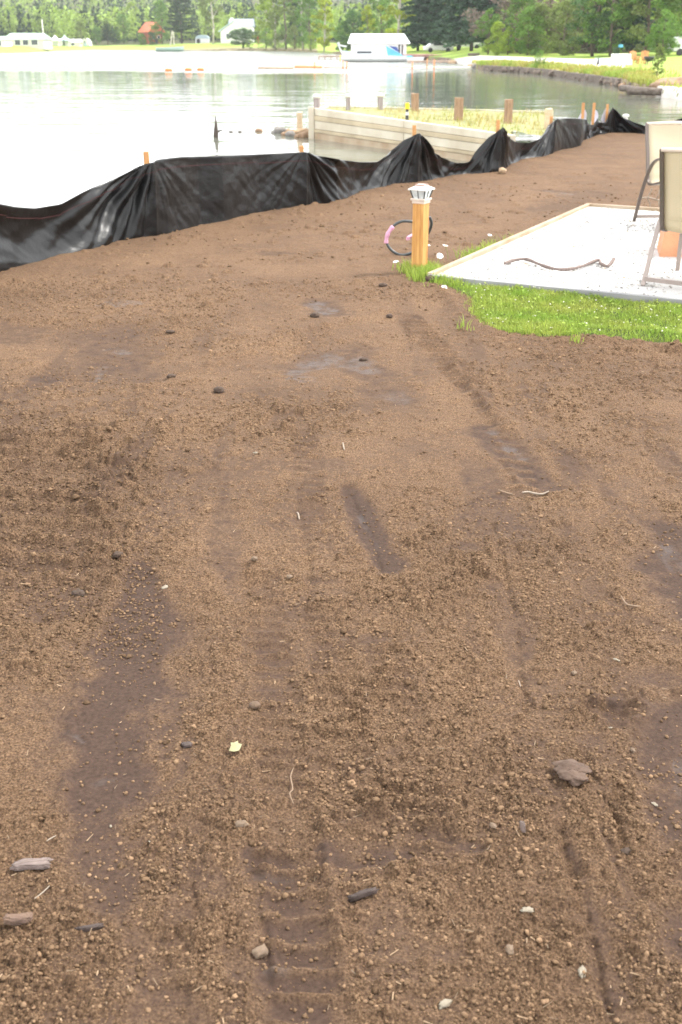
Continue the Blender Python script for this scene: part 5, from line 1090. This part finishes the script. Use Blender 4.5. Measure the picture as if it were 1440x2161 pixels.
# forest on the hills
def forest(name, n, r0, r1, H0, H1, nq, size, mm, label, phir=(-.36, .42), power=1.6, cf=.42):
    ph = rng.uniform(*phir, n*2); r = r0 + (r1-r0)*rng.random(n*2)**power; m = r > np.interp(ph, [-.3, -.14, -.07, -.02, .05, .1, .2, .3], [362, 352, 330, 300, 235, 172, 127, 127]) if r0 < 300 else r > 0
    ph, r = ph[m][:n], r[m][:n]; n = len(r); x = np.sin(ph)*r; y = np.cos(ph)*r; z = zland(x, y); Hh = rng.uniform(H0, H1, n)*np.interp(r, [120, 200, 360], [.75, .9, 1]); con = rng.random(n) < cf; wr = np.where(con, .17, .40)*Hh
    u_ = rng.random((n, nq)); zz = np.where(con[:, None], .08+.92*u_**1.3, .18+.8*u_); env = np.where(con[:, None], (1-zz)**.8+.03, np.sin(math.pi*np.clip((zz-.12)/.88, 0, 1))**.55)*wr[:, None]
    lump = 1 + .35*np.sin(rng.random((n, 1))*6 + u_*17); a = rng.random((n, nq))*6.28; rr = env*lump*np.sqrt(rng.uniform(.25, 1, (n, nq)))
    c = np.stack([x[:, None]+np.cos(a)*rr, y[:, None]+np.sin(a)*rr, z[:, None]+zz*Hh[:, None]], -1).reshape(-1, 3); N_ = len(c)
    d = rng.normal(size=(N_, 3)); d /= np.linalg.norm(d, axis=1, keepdims=True); e = np.cross(d, rng.normal(size=(N_, 3))); e /= np.linalg.norm(e, axis=1, keepdims=True); s = size*rng.uniform(.6, 1.3, (N_, 1))
    Q = np.stack([c-d*s, c-e*s*.6, c+d*s, c+e*s*.6], 1).reshape(-1, 3)
    tone = np.repeat((np.clip(np.where(con, .22, .68)+rng.normal(0, .15, n), 0, 1))[:, None] + rng.normal(0, .1, (n, nq)), 4, 0).reshape(n, 4, nq) if 0 else np.repeat((np.clip(np.where(con, .2, .7)+rng.normal(0, .16, n), 0, 1)[:, None] + rng.normal(0, .1, (n, nq))).ravel(), 4)
    tag(link(name, np_mesh(name, Q, np.arange(len(Q)).reshape(-1, 4), M[mm], False, {'tone': tone})), label, 'forest', kind='stuff')
forest('near_broadleaf_forest', 620, 128, 420, 5, 9.5, 170, .36, 'forest', 'light green broadleaf forest behind the far shore houses', cf=0)
forest('near_conifer_forest', 170, 128, 420, 6, 11, 170, .34, 'forest_conifer', 'dark pointed conifers mixed into the forest behind the far shore', cf=1)
forest('hill_broadleaf_forest', 1500, 380, 900, 7, 11, 60, .7, 'forest', 'broadleaf forest covering the low hill behind the lake', cf=0)
forest('hill_conifer_forest', 1500, 380, 900, 8, 12, 60, .65, 'forest_conifer', 'dark conifers covering the low hill behind the lake', cf=1)
forest('distant_forest', 3800, 850, 1900, 10, 17, 16, 2.6, 'forest_far', 'hazy forest covering the distant hill', (-.4, .42), 1.0)

# weeds and tall grass on the bank
def bank_sampler(n):
    ph = rng.uniform(.075, .50, n); t = np.abs(rng.normal(0, 7, n)) + .12; r = Rsh(ph) + t; x = np.sin(ph)*r; y = np.cos(ph)*r
    m = (ph < .258) | (rng.random(n) < .08); m &= rng.random(n) < np.clip(.75+2*fbm(x, y, .4, 2, 110), .1, 1); m &= r < np.interp(ph, [.06, .1, .18, .26], [128, 108, 92, 74]); x, y = x[m], y[m]; return x, y, zland(x, y)-.03
V, F_, t_ = blades(46000, bank_sampler, .08, .36, .035, lean=.9)
tag(link('bank_weeds', np_mesh('bank_weeds', V, F_, M['grass_wild'], False, {'tone': t_})), 'tall yellow green and rusty weeds along the far bank', 'weeds', kind='stuff')
# log and board edging of the bank, each timber its own
SHW = [(1022, 149), (1060, 151.2), (1100, 153.5), (1145, 157.5), (1190, 164), (1235, 171), (1275, 177), (1308, 183)]
for i in range(len(SHW)-1):
    a_, b_ = at(*SHW[i], WATER), at(*SHW[i+1], WATER); d_ = (b_-a_); d_.normalize()
    tag(MB().beam(a_ + d_*.05 + Vector((0, .1, .12)), b_ - d_*.05 + Vector((0, .12, .12)), .22, .50+.04*(i % 2)).build('bank_timber', M['log_grey'], None, False, bevel=.03), ['leftmost', 'second', 'third', 'middle', 'fifth', 'sixth', 'rightmost'][i] + ' timber of the grey edging below the weedy bank', 'timber', 'timbers edging the bank')
for i, (xa, ya, xb, yb_, r, lb) in enumerate([(1312, 186, 1352, 190, .14, 'upper grey log stacked at the corner of the bank'), (1330, 181, 1398, 183, .16, 'topmost long grey log by the brown boulder'), (1325, 192, 1395, 194, .17, 'lowest long grey log lying at the water left of the boulder')]):
    a_, b_ = at(xa, ya, WATER+.2), at(xb, yb_, WATER+.2); tag(MB().tube([a_, a_.lerp(b_, .5)+Vector((0, 0, .02)), b_], [r, r*.95, r*.85], 9).build('shore_log', M['log_grey'], None, True), lb, 'log', 'logs at the corner of the bank')
for i in range(34):                           # broken dark stones at the foot of the bank
    f_ = (i+random.random())/34; k_ = min(len(SHW)-2, int(f_*(len(SHW)-1))); g_ = f_*(len(SHW)-1)-k_; px_ = SHW[k_][0]+(SHW[k_+1][0]-SHW[k_][0])*g_; py_ = SHW[k_][1]+(SHW[k_+1][1]-SHW[k_][1])*g_
    q_ = at(px_, py_+random.uniform(-.3, .5), WATER); r_k = random.uniform(.12, .30)
    tag(blob((0, 0, 0), r_k, (1.3, .8, .8), .4, 1.5, 2, 300+i).build('bank_rock', M['rock_dark'], None, False, (q_.x, q_.y+.05, WATER+r_k*random.uniform(.2, .9)), random.random()*6), 'dark broken rock at the waterline in front of the timbers edging the weedy bank', 'rock', 'dark rocks along the foot of the bank')
p = at(1432, 203, WATER); tag(blob((0, 0, 0), .95, (1.15, .8, .5), .3, 1.3, 4, 77).build('boulder', M['rock_brown'], None, True, (p.x, p.y+.7, WATER+.28)), 'big brown boulder at the right edge of the far bank', 'boulder')
for i, (px, py, r, lb) in enumerate(((1318, 186, .22, 'brown rock at the left foot of the stacked logs'), (1300, 181, .2, 'grey rock at the end of the bank timbers'), (1405, 196, .2, 'rock squeezed between the logs and the boulder'))):
    p = at(px, py, WATER); tag(blob((0, 0, 0), r, (1.2, .9, .8), .3, 1.6, 3, 80+i).build('rock', M['rock_brown'], None, True, (p.x, p.y+.1, WATER+r*.3)), lb, 'rock', 'rocks at the corner of the bank')

# ------------------------------------------------------------------ houses and sheds
def house(label, name, px0, px1, yb, ye, yr, wall, roof, depth=7, hip=0.0, wins=(), door=None, cat_='house', gable=False, over=.3, rz=0):
    p = on_land((px0+px1)/2, yb); k = mpp(p); Wd = (px1-px0)*k; He = (yb-ye)*k; Hr = (yb-yr)*k
    t = empty(name, label, cat_, (p.x, p.y+depth/2, p.z-.1), rz)
    MB().box((0, 0, He/2-.3), (Wd, depth, He+.6)).build('wall', M[wall], t)
    m = MB(); a, d = Wd/2+over, depth/2+over; hx = hip*a
    if gable:                                   # gable end towards us
        m.v = [(-a, -d, He-.05), (a, -d, He-.05), (a, d, He-.05), (-a, d, He-.05), (0, -d, Hr), (0, d, Hr)]; m.f = [(0, 4, 5, 3), (1, 2, 5, 4), (0, 1, 4), (3, 5, 2), (0, 3, 2, 1)]
    else:
        m.v = [(-a, -d, He-.05), (a, -d, He-.05), (a, d, He-.05), (-a, d, He-.05), (-a+hx, 0, Hr), (a-hx, 0, Hr)]; m.f = [(0, 1, 5, 4), (2, 3, 4, 5), (0, 4, 3), (1, 2, 5), (0, 3, 2, 1)]
    rf = m.build('roof', M[roof], t)
    if gable: 
        m = MB(); m.prism([(-Wd/2, He-.04), (Wd/2, He-.04), (0, Hr-.25)], -depth/2-.02, -depth/2+.1); m.build('gable_wall', M[wall], t)
    for (u, v_, ww, hh) in wins:
        f = MB().box((u*Wd/2, -depth/2-.03, v_*He), (ww+.2, .08, hh+.2)).build('window', M['white_paint'], t); MB().box((u*Wd/2, -depth/2-.08, v_*He), (ww, .04, hh)).build('pane', M['window'], f)
    if door: MB().box((door[0]*Wd/2, -depth/2-.04, door[2]/2), (door[1], .1, door[2])).build('door', M['dark'], t)
    return t, Wd, He, Hr, rf
house('long low bungalow with a pale green roof at the far left', 'bungalow', 9, 93, 97.5, 83, 71, 'siding_cream', 'roof_green', 8, .2, ((-.3, .55, 1.2, 1), (.1, .55, 1.2, 1), (.55, .55, 1.4, 1)), (-.85, 1.6, 1.9))
house('pale cottage cut off by the left picture edge', 'cottage', -30, 8, 98, 84, 77, 'siding', 'roof_green', 7, .2, ((.5, .5, 1, 1),))
for i, (x0, x1, lb) in enumerate(((104, 124, 'white pavilion tent, the left of two beside the bungalow'), (124, 145, 'white pavilion tent, the right of two beside the bungalow'))):
    p = on_land((x0+x1)/2, 97); k = mpp(p); Wd = (x1-x0)*k; t = empty('pavilion_tent', lb, 'tent', (p.x, p.y+2, p.z), 0, 'pavilion tents beside the bungalow')
    m = MB(); h = Wd/2; e_ = 12*k; m.v = [(-h, -h, e_), (h, -h, e_), (h, h, e_), (-h, h, e_), (0, 0, 22*k), (-h*.35, -h*.35, 16*k), (h*.35, -h*.35, 16*k), (h*.35, h*.35, 16*k), (-h*.35, h*.35, 16*k), (-h, -h, e_-.3), (h, -h, e_-.3), (h, h, e_-.3), (-h, h, e_-.3)]
    m.f = [(0, 1, 6, 5), (1, 2, 7, 6), (2, 3, 8, 7), (3, 0, 5, 8), (5, 6, 4), (6, 7, 4), (7, 8, 4), (8, 5, 4), (9, 10, 1, 0), (10, 11, 2, 1), (11, 12, 3, 2), (12, 9, 0, 3)]; m.build('canopy', M['white_paint' if i == 0 else 'roof_blue'], t)
    for a, b in ((-1, -1), (1, -1), (1, 1), (-1, 1)): MB().box((a*h*.95, b*h*.95, e_/2-.15), (.12, .12, e_)).build('leg', M['white_paint'], t)
    MB().box((0, h*.9, e_/2-.2), (Wd*.9, .05, e_-.1)).build('side_wall', M['siding'], t)
house('low cream shed right of the tents', 'garden_shed', 147, 168, 97, 89, 83, 'siding_cream', 'siding', 4, 0, ((-.3, .5, .9, .6),), None, 'shed')
p = on_land(183, 97); t = empty('dome_tent', 'small rounded white tent at the right end of the left lawn row', 'tent', tuple(p)); k = mpp(p)
m = MB(); out = [(math.cos(a)*9*k, math.sin(a)*15*k) for a in [math.pi*j/10 for j in range(11)]]; m.prism(out, -1.5, 2); m.build('canopy', M['siding'], t); MB().box((0, -1.52, .5), (.7, .04, 1.0)).build('door', M['roof_blue'], t)
p = on_land(94, 96); tag(MB().tube([(0, 0, -.2), (0, 0, 50*mpp(p))], [.14, .10], 8).build('flag_pole', M['siding'], None, True, tuple(p)), 'tall pale pole standing right of the bungalow', 'pole')
# red roofed log cabin on stilts behind trees
t, Wd, He, Hr, rf = house('small log cabin with a bright rusty red roof between the trees', 'log_cabin', 303, 330, 92, 69, 49, 'log_red', 'roof_red', 8, 0, ((-.4, .55, .7, .8), (.4, .55, .7, .8)), (0, .9, 1.4), gable=True, over=.8, rz=math.radians(28))
house('white house with a grey roof seen over the hedge', 'white_house', 485, 533, 91, 58, 43, 'siding', 'roof_grey', 8, 0, ((-.6, .5, .9, 1), (.3, .5, 1.2, 1)), None)
p = on_land(492, 91.5); k = mpp(p); t = empty('house_annex', 'white gabled wing standing against the left end of the white house', 'house wing', (p.x-.5, p.y-1.2, p.z)); m = MB(); m.prism([(-2.6, 0), (3.2, 0), (3.2, 24*k), (1.2, 43*k), (-2.6, 23*k)], 0, 4); m.build('wall', M['siding'], t)
m = MB(); m.prism([(-3.0, 22*k), (1.2, 44*k), (1.2, 46*k), (-3.2, 23*k)], -.3, 4.3); m.build('roof', M['roof_blue'], t); MB().box((.3, 2, 45*k), (.7, .7, 9*k)).build('chimney', M['siding'], t); f = MB().box((-.6, -.03, 15*k), (1.3, .08, 1.2)).build('window', M['white_paint'], t); MB().box((-.6, -.08, 15*k), (1.0, .04, .9)).build('pane', M['window'], f)
p = on_land(427, 91); k = mpp(p); t = empty('arched_shed', 'small white shed with an arched grey roof and dark door', 'shed', tuple(p)); h = 14*k
MB().box((0, 1.5, 4.5*k), (2*h, 3, 9*k)).build('wall', M['white_paint'], t); m = MB(); m.prism([(math.cos(a)*h*1.03, 9*k+math.sin(a)*7*k) for a in [math.pi*j/10 for j in range(11)]], -.05, 3.1); m.build('roof', M['roof_blue'], t); MB().box((-h*.55, -.05, 4*k), (h*.5, .08, 8*k)).build('door', M['dark'], t)

# ------------------------------------------------------------------ boathouse, boats, docks
bp = Vector((at(800, 119, -.25).x, 152.0, -.25)); k = mpp(bp); bp.x = (800-720)*k*1.0
t = empty('boathouse', 'white boathouse with a white metal roof on the dock', 'boathouse', (bp.x, bp.y, WATER)); Wd = 124*k; zz_ = lambda py: zat(py, bp.y)-WATER
MB().box((0, 2.6, zz_(92)/2), (Wd*.94, 5.2, zz_(92))).build('wall', M['white_paint'], t)
m = MB(); m.v = [(-Wd/2-.25, -.3, zz_(92)), (Wd/2+.25, -.3, zz_(92)), (Wd/2+.25, 5.5, zz_(92)), (-Wd/2-.25, 5.5, zz_(92)), (-Wd/2+.2, 2.6, zz_(71)), (Wd/2-.4, 2.6, zz_(71))]; m.f = [(0, 1, 5, 4), (2, 3, 4, 5), (0, 4, 3), (1, 2, 5), (0, 3, 2, 1)]; m.build('roof', M['boat_white'], t)
dx0 = (846-800)*k; d_ = MB().box((dx0, -.04, (zz_(92)+zz_(113))/2-.1), (9.5*k, .1, (zz_(93)-zz_(113)))).build('door', M['dark'], t); MB().box((dx0+.3*k, -.12, (zz_(92)+zz_(113))/2-.1), (2.6*k, .1, zz_(93)-zz_(114))).build('door_post', M['white_paint'], d_)
MB().box((0, 2, .12), (Wd*1.08, 5, .3)).build('floor', M['dock_wood'], t)
def boat(label, px0, px1, yw, ytop, Y_, bow=-1, cab=None, tarp=None, mhull='boat_white'):
    L_ = (px1-px0); c = Vector((((px0+px1)/2-720)*mpp(Vector((0, Y_, 0))), Y_, WATER)); k = mpp(c); Lm = L_*k; fb = (yw-ytop)*k
    t = empty('motor_boat', label, 'boat', tuple(c)); st_ = 14; V = []; Fc = []
    for i in range(st_+1):
        u_ = i/st_; bw = math.sin(min(1, (1-u_)*1.25+.001)*math.pi/2)**.6*(.17*Lm if True else 0); sh = fb*(1+.38*u_*u_); x = (u_-.5)*Lm
        for yy_, zz2 in ((-bw, sh), (-bw*.92, sh*.45), (-bw*.55, 0), (0, -.15-.0*u_), (bw*.55, 0), (bw*.92, sh*.45), (bw, sh)): V.append((x*-bow*-1 if bow > 0 else -x, yy_, zz2 + (u_**4)*fb*.45*(zz2 <= 0)))
    for i in range(st_):
        for j in range(6): Fc.append((i*7+j, i*7+j+1, (i+1)*7+j+1, (i+1)*7+j))
        Fc.append((i*7, (i+1)*7, (i+1)*7+6, i*7+6))
    Fc.append(tuple(range(7))); m = MB(); m.v = V; m.f = Fc; m.build('hull', M[mhull], t, True)
    m = MB(); m.tube([(p[0], p[1], p[2]) for p in V[0::7]], .05, 5); m.tube([(p[0], p[1], p[2]) for p in V[6::7]], .05, 5)
    rl = m.build('gunwale', M['roof_blue'], t)
    if cab: 
        x0, x1, yt = cab; xa, xb = (x0-(px0+px1)/2)*k, (x1-(px0+px1)/2)*k; zc = fb+(ytop-yt)*k
        m = MB(); m.prism([(xa, fb*.8), (xb, fb*.8), (xb-.15*(xb-xa), zc), (xa+.2*(xb-xa), zc)], -.1*Lm*.9, .1*Lm*.9); m.build('cabin', M[mhull], t); MB().box(((xa+xb)/2, -.1*Lm*.9-.02, fb+(zc-fb)*.6), ((xb-xa)*.5, .05, (zc-fb)*.35)).build('window', M['window'], t)
    return t, c, k, fb
t, c, k, fb = boat('white motor boat with a long white hull moored before the boathouse', 722, 862, 130, 119, 133.0, -1, (738, 800, 106))
m = MB(); X = lambda px: (px-792)*k; zz_ = lambda py: zat(py, 133.0-.9)-WATER
m.prism([(X(815), zz_(97)), (X(843), zz_(112)), (X(851), zz_(118)), (X(819), zz_(117))], -1.0, 1.0)
tag(m.build('boat_tarp', M['tarp_blue'], None, False, (c.x, c.y, WATER)), 'light blue tarpaulin tented over the stern of the white boat', 'tarpaulin')
m = MB(); m.prism([(X(821), zz_(97)), (X(838), zz_(99)), (X(843), zz_(110)), (X(836), zz_(107))], -.3, .9); tag(m.build('boat_cover', M['dark_blue'], None, False, (c.x, c.y+.2, WATER)), 'small dark blue cover behind the light blue tarpaulin', 'cover')
p = at(866, 124, WATER+.3); t = empty('small_dinghy', 'small white dinghy with a blue cover at the right end of the boathouse', 'dinghy', (p.x, 130, WATER)); k = mpp(Vector((0, 130, 0)))
m = MB(); m.v = [(-.7, -.5, .5), (1.3, 0, .55), (-.7, .5, .5), (-.6, -.3, 0), (1.0, 0, 0), (-.6, .3, 0)]; m.f = [(0, 3, 4, 1), (1, 4, 5, 2), (2, 5, 3, 0), (0, 1, 2), (3, 5, 4)]; m.build('hull', M['boat_white'], t); MB().box((-.35, 0, .55), (.7, .6, .25), top=.7).build('cover', M['tarp_blue'], t)
# bow rail and ladder of another boat at the left end
p = Vector(((720-720)*k, 146, WATER)); t = empty('boat_davit', 'white metal boat hoist frame at the left end of the boathouse', 'boat hoist', tuple(p)); zz_ = lambda py: zat(py, 146)-WATER; X = lambda px: (px-720)*mpp(Vector((0, 146, 0)))
m = MB(); m.beam((X(713), 0, zz_(92)), (X(722), 0, zz_(112)), .14, .14); m.build('strut', M['boat_white'], t); MB().beam((X(712), .1, zz_(95)), (X(732), .1, zz_(98)), .14, .16).build('arm', M['boat_white'], t); MB().beam((X(713), 0, zz_(90)), (X(716), 0, zz_(95)), .14, .3).build('tip', M['boat_white'], t)
t, c, k, fb = boat('second white boat half hidden at the left behind the long hull', 722, 790, 117, 104, 147.0, -1, (735, 770, 99))
# far boat and dock at left
t, c, k, fb = boat('pale green grey pontoon boat moored at the far left dock', 330, 388, 110, 103, 262.0, 1, None, mhull='roof_green')
def dock(label, px0, px1, ytop, yb, Y_, m_, wdt=2.0, n=6, th=.18):
    k = mpp(Vector((0, Y_, 0))); x0, x1 = (px0-720)*k, (px1-720)*k; zt2 = zat(ytop, Y_); t = empty('dock', label, 'dock', ((x0+x1)/2, Y_, WATER))
    MB().box((0, wdt/2, zt2-WATER-th/2), (x1-x0, wdt, th)).build('deck', M[m_], t)
    for i in range(n): MB().box(((i/(n-1)-.5)*(x1-x0)*.97, -.08, (zt2-WATER)/2-.15), (.16, .16, zt2-WATER+.3)).build('dock_pile', M['dock_wood'], t)
    return t
dock('grey wooden dock running left from the boathouse past the white trunk', 672, 738, 117.5, 120, 150, 'dock_wood', 2.5)
dock('reddish wharf deck running right from the boathouse', 852, 1000, 115.5, 120, 149, 'dock_red', 9, 9, .3)
dock('low pale floating dock in front of the moored boat', 735, 842, 138.6, 141, 109, 'siding_cream', 1.2, 7, .18)
dock('long low brown dock between the wharf and the weedy point', 862, 950, 128, 130, 125, 'dock_wood', 1.4, 6)
dock('small dock with brown rails at the far left shore', 330, 378, 101.5, 106, 268, 'dock_red', 2, 5)
# leaning white post pair by the far left dock
p = on_land(360, 95); tag(MB().beam((0, 0, -.2), (.7, 0, 3.6), .35, .35).beam((1.0, 0, -.2), (1.0, 0, 3.4), .3, .3).build('white_post_pair', M['bark_white'], None, False, tuple(p)), 'pair of pale leaning posts on the shore below the tall pine', 'posts')
# swimming boom: floats and poles
def boom(label, px0, px1, py, r, m_):
    a_, b_ = at(px0, py, WATER), at(px1, py+.4, WATER); tag(MB().tube([a_+Vector((0, 0, .03)), a_.lerp(b_, .5)+Vector((0, 0, .02)), b_+Vector((0, 0, .03))], r, 8).build('floating_log', M[m_], None, True), label, 'floating log', 'floating boom logs across the bay')
boom('leftmost thin floating boom log in the bay', 545, 620, 145, .10, 'rock_tan'); boom('floating boom log in the middle of the bay', 623, 680, 143.5, .17, 'chair_orange'); boom('floating boom log right of the middle one', 684, 733, 144, .09, 'dock_wood'); boom('rightmost floating boom log leading to the weedy point', 845, 1005, 143, .10, 'siding_cream')
for i, (px, py, lb) in enumerate(((356, 150, 'largest orange float on the far left water'), (398, 149, 'second orange float on the far left water'), (424, 149, 'pale orange float right of the other two'))):
    p = at(px, py, WATER); m = MB(); m.tube([(-.28, 0, .05), (-.2, 0, .07), (.2, 0, .07), (.28, 0, .05)], [.04, .12, .12, .04], 10); tag(m.build('float', M['orange_float'], None, True, tuple(p)), lb, 'float', 'orange floats on the lake')
for i, (px, ya, yb_, lb, mm) in enumerate(((664, 131, 144, 'thin orange pole by the middle boom log', 'orange_float'), (724, 128, 146, 'orange pole at the left end of the low floating dock', 'orange_float'), (732, 130, 146, 'pink orange pole next to the orange pole', 'orange_float'), (870, 131, 148, 'orange pole right of the low floating dock', 'orange_float'), (916, 126, 148, 'red orange pole in the water before the wharf', 'orange_float'), (901, 123, 145, 'tan pole in the water before the wharf', 'chair_orange'), (718, 116, 131, 'yellow pole at the end of the grey dock', 'yellow'))):
    b = at(px, yb_, WATER); tag(MB().tube([(0, 0, -.2), (.02, 0, zat(ya, b.y)-WATER)], .05, 7).build('pole', M[mm], None, True, tuple(b)), lb, 'pole', 'poles standing in the bay')

# ------------------------------------------------------------------ right lawn furniture
def lawn_chair(px, py, rz, label):
    p = on_land(px, py); t = empty('wooden_lawn_chair', label, 'lawn chair', tuple(p), rz, 'wooden lawn chairs on the right bank'); t.scale = (.74, .74, .74)
    for s in (-1, 1):
        MB().beam((s*.28, -.35, 0), (s*.28, -.35, .58), .10, .05).build('leg', M['chair_orange'], t); MB().beam((s*.28, .45, 0), (s*.28, -.3, .38), .05, .10).build('leg', M['chair_orange'], t)
        MB().box((s*.34, -.05, .60), (.15, .85, .035)).build('armrest', M['chair_orange'], t)
    m = MB()
    for k in range(5): m.beam((-.24+.12*k, .18, .30), (-.30+.15*k, .52, 1.05+.04*(2-abs(k-2))), .11, .025)
    b = m.build('backrest', M['chair_orange'], t); m = MB()
    for k in range(5): m.box((0, -.33+.13*k, .38-.03*k), (.58, .115, .025))
    m.build('seat', M['chair_orange'], t)
lawn_chair(1339, 134, .25, 'left of the two orange wooden lawn chairs'); lawn_chair(1360, 134, -.2, 'right of the two orange wooden lawn chairs')
p = on_land(1349, 135); t = empty('side_table', 'small orange wooden table between the two lawn chairs', 'table', (p.x, p.y-.5, p.z)); MB().box((0, 0, .45), (.55, .5, .04)).build('tabletop', M['chair_orange'], t)
for a, b in ((-1, -1), (1, -1), (1, 1), (-1, 1)): MB().box((a*.22, b*.2, .21), (.06, .06, .44)).build('leg', M['chair_orange'], t)
p = on_land(1369, 137); t = empty('fire_bowl', 'dark round fire bowl right of the lawn chairs', 'fire bowl', tuple(p)); MB().lathe((0, 0, .2), [(.12, 0), (.3, .12), (.36, .3), (.34, .32)], 14).build('bowl', M['dark'], t, True)
for k in range(3): MB().tube([(math.cos(k*2.1)*.3, math.sin(k*2.1)*.3, 0), (math.cos(k*2.1)*.2, math.sin(k*2.1)*.2, .34)], .025, 6).build('leg', M['dark'], t)
p = on_land(1312, 139); t = empty('white_bench', 'white slatted bench box on the bank left of the lawn chairs', 'bench', tuple(p)); MB().box((0, .1, .22), (1.35, .5, .36)).build('seat', M['white_paint'], t, bevel=.02); MB().box((0, .38, .55), (1.35, .06, .4), rx=-.15).build('backrest', M['white_paint'], t, bevel=.01)
p = on_land(1282, 133); t = empty('overturned_rowboat', 'pale overturned rowboat on the bank left of the white bench', 'rowboat', tuple(p)); b = blob((0, 0, 0), 1.0, (1.0, .45, .32), .04, 1, 3, 4, cut=.02); b.build('hull', M['boat_white'], t, True); MB().beam((-.95, 0, .3), (.95, 0, .3), .04, .05).build('keel', M['roof_blue'], t)
p = on_land(1262, 137); tag(MB().tube([(0, 0, -.1), (.0, 0, .25), (.02, 0, .5)], [.09, .08, .03], 8).build('stump', M['dark'], None, True, tuple(p)), 'short dark stump standing in the weeds of the bank', 'stump')
p = on_land(1300, 120); t = empty('garden_barrel', 'dark green barrel with a teal top at the edge of the right wood', 'barrel', tuple(p)); MB().lathe((0, 0, 0), [(.25, 0), (.3, .4), (.25, .8)], 12).build('body', M['leaf_dark'], t, True); MB().box((.35, 0, .9), (.4, .3, .25), top=.7).build('lid', M['tarp_blue'], t)
p = on_land(1436, 118); t = empty('camper_trailer', 'rounded white camper trailer cut off by the right picture edge', 'camper', (p.x+.6, p.y+1, p.z)); m = MB(); m.prism([(-1.3, .35), (1.6, .35), (1.6, 1.35), (1.2, 1.55), (-.8, 1.5), (-1.25, 1.1)], -.8, .8); m.build('body', M['white_paint'], t, bevel=.06)
for s in (-.6, .9): MB().tube([(s, -.85, .28), (s, -.65, .28)], .28, 14).build('wheel', M['dark'], t)
MB().box((.2, -.82, 1.1), (.9, .04, .3)).build('window', M['window'], t)
for px, py, yy_, lb, nm in ((925, 111, 0, 'white parked car glimpsed under the big dark spruces', 'a'), (985, 104, 0, 'second white vehicle between the trunks of the dark spruces', 'b')):
    p = on_land(px, py); t = empty('parked_car', lb, 'car', tuple(p), .1); m = MB(); m.prism([(-1.9, .3), (1.9, .3), (1.95, .75), (1.2, .85), (.7, 1.3), (-.9, 1.3), (-1.5, .85), (-1.95, .75)], -.8, .8); m.build('body', M['white_paint'], t, bevel=.05)
    for s in (-1.2, 1.2): MB().tube([(s, -.84, .3), (s, -.62, .3)], .3, 14).build('wheel', M['dark'], t)
    m = MB(); m.prism([(-.8, .88), (.6, .88), (.35, 1.22), (-.75, 1.22)], -.83, -.8); m.build('window', M['window'], t)
p = on_land(1000, 118.5); tag(MB().tube([(-.6, 0, .12), (.6, 0, .14)], .13, 8).build('driftwood', M['log_grey'], None, True, tuple(p)), 'grey driftwood piece at the right end of the wharf', 'driftwood')
for i, (px, py, r, lb) in enumerate(((1006, 145, .35, 'dark rock at the tip of the weedy point'), (994, 143, .3, 'pale rock at the tip of the weedy point'), (955, 134, .35, 'pale rock where the wharf meets the point'))):
    p = at(px, py, WATER); tag(blob((0, 0, 0), r, (1.3, .9, .7), .3, 1.6, 3, 180+i).build('rock', M['rock_grey' if i == 0 else 'rock_tan'], None, True, (p.x, p.y+.1, WATER+r*.25)), lb, 'rock', 'rocks on the weedy point')

# ------------------------------------------------------------------ air
V = [(-1600, -70, -2.2), (1600, -70, -2.2), (1600, 2600, -2.2), (-1600, 2600, -2.2), (-1600, -70, 260), (1600, -70, 260), (1600, 2600, 260), (-1600, 2600, 260)]
m = MB(); m.v = V; m.f = [(3, 2, 1, 0), (4, 5, 6, 7), (0, 1, 5, 4), (1, 2, 6, 5), (2, 3, 7, 6), (3, 0, 4, 7)]
hm = bpy.data.materials.new('haze'); hm.use_nodes = True; N = hm.node_tree.nodes; N.remove(N['Principled BSDF']); pv_ = N.new('ShaderNodeVolumePrincipled'); pv_.inputs['Density'].default_value = HAZE = .00024; pv_.inputs['Color'].default_value = (.93, .96, 1, 1); pv_.inputs['Anisotropy'].default_value = .2
hm.node_tree.links.new(pv_.outputs[0], N['Material Output'].inputs['Volume'])
tag(m.build('haze', hm), 'thin pale summer haze over the lake and hills', 'haze', kind='stuff')
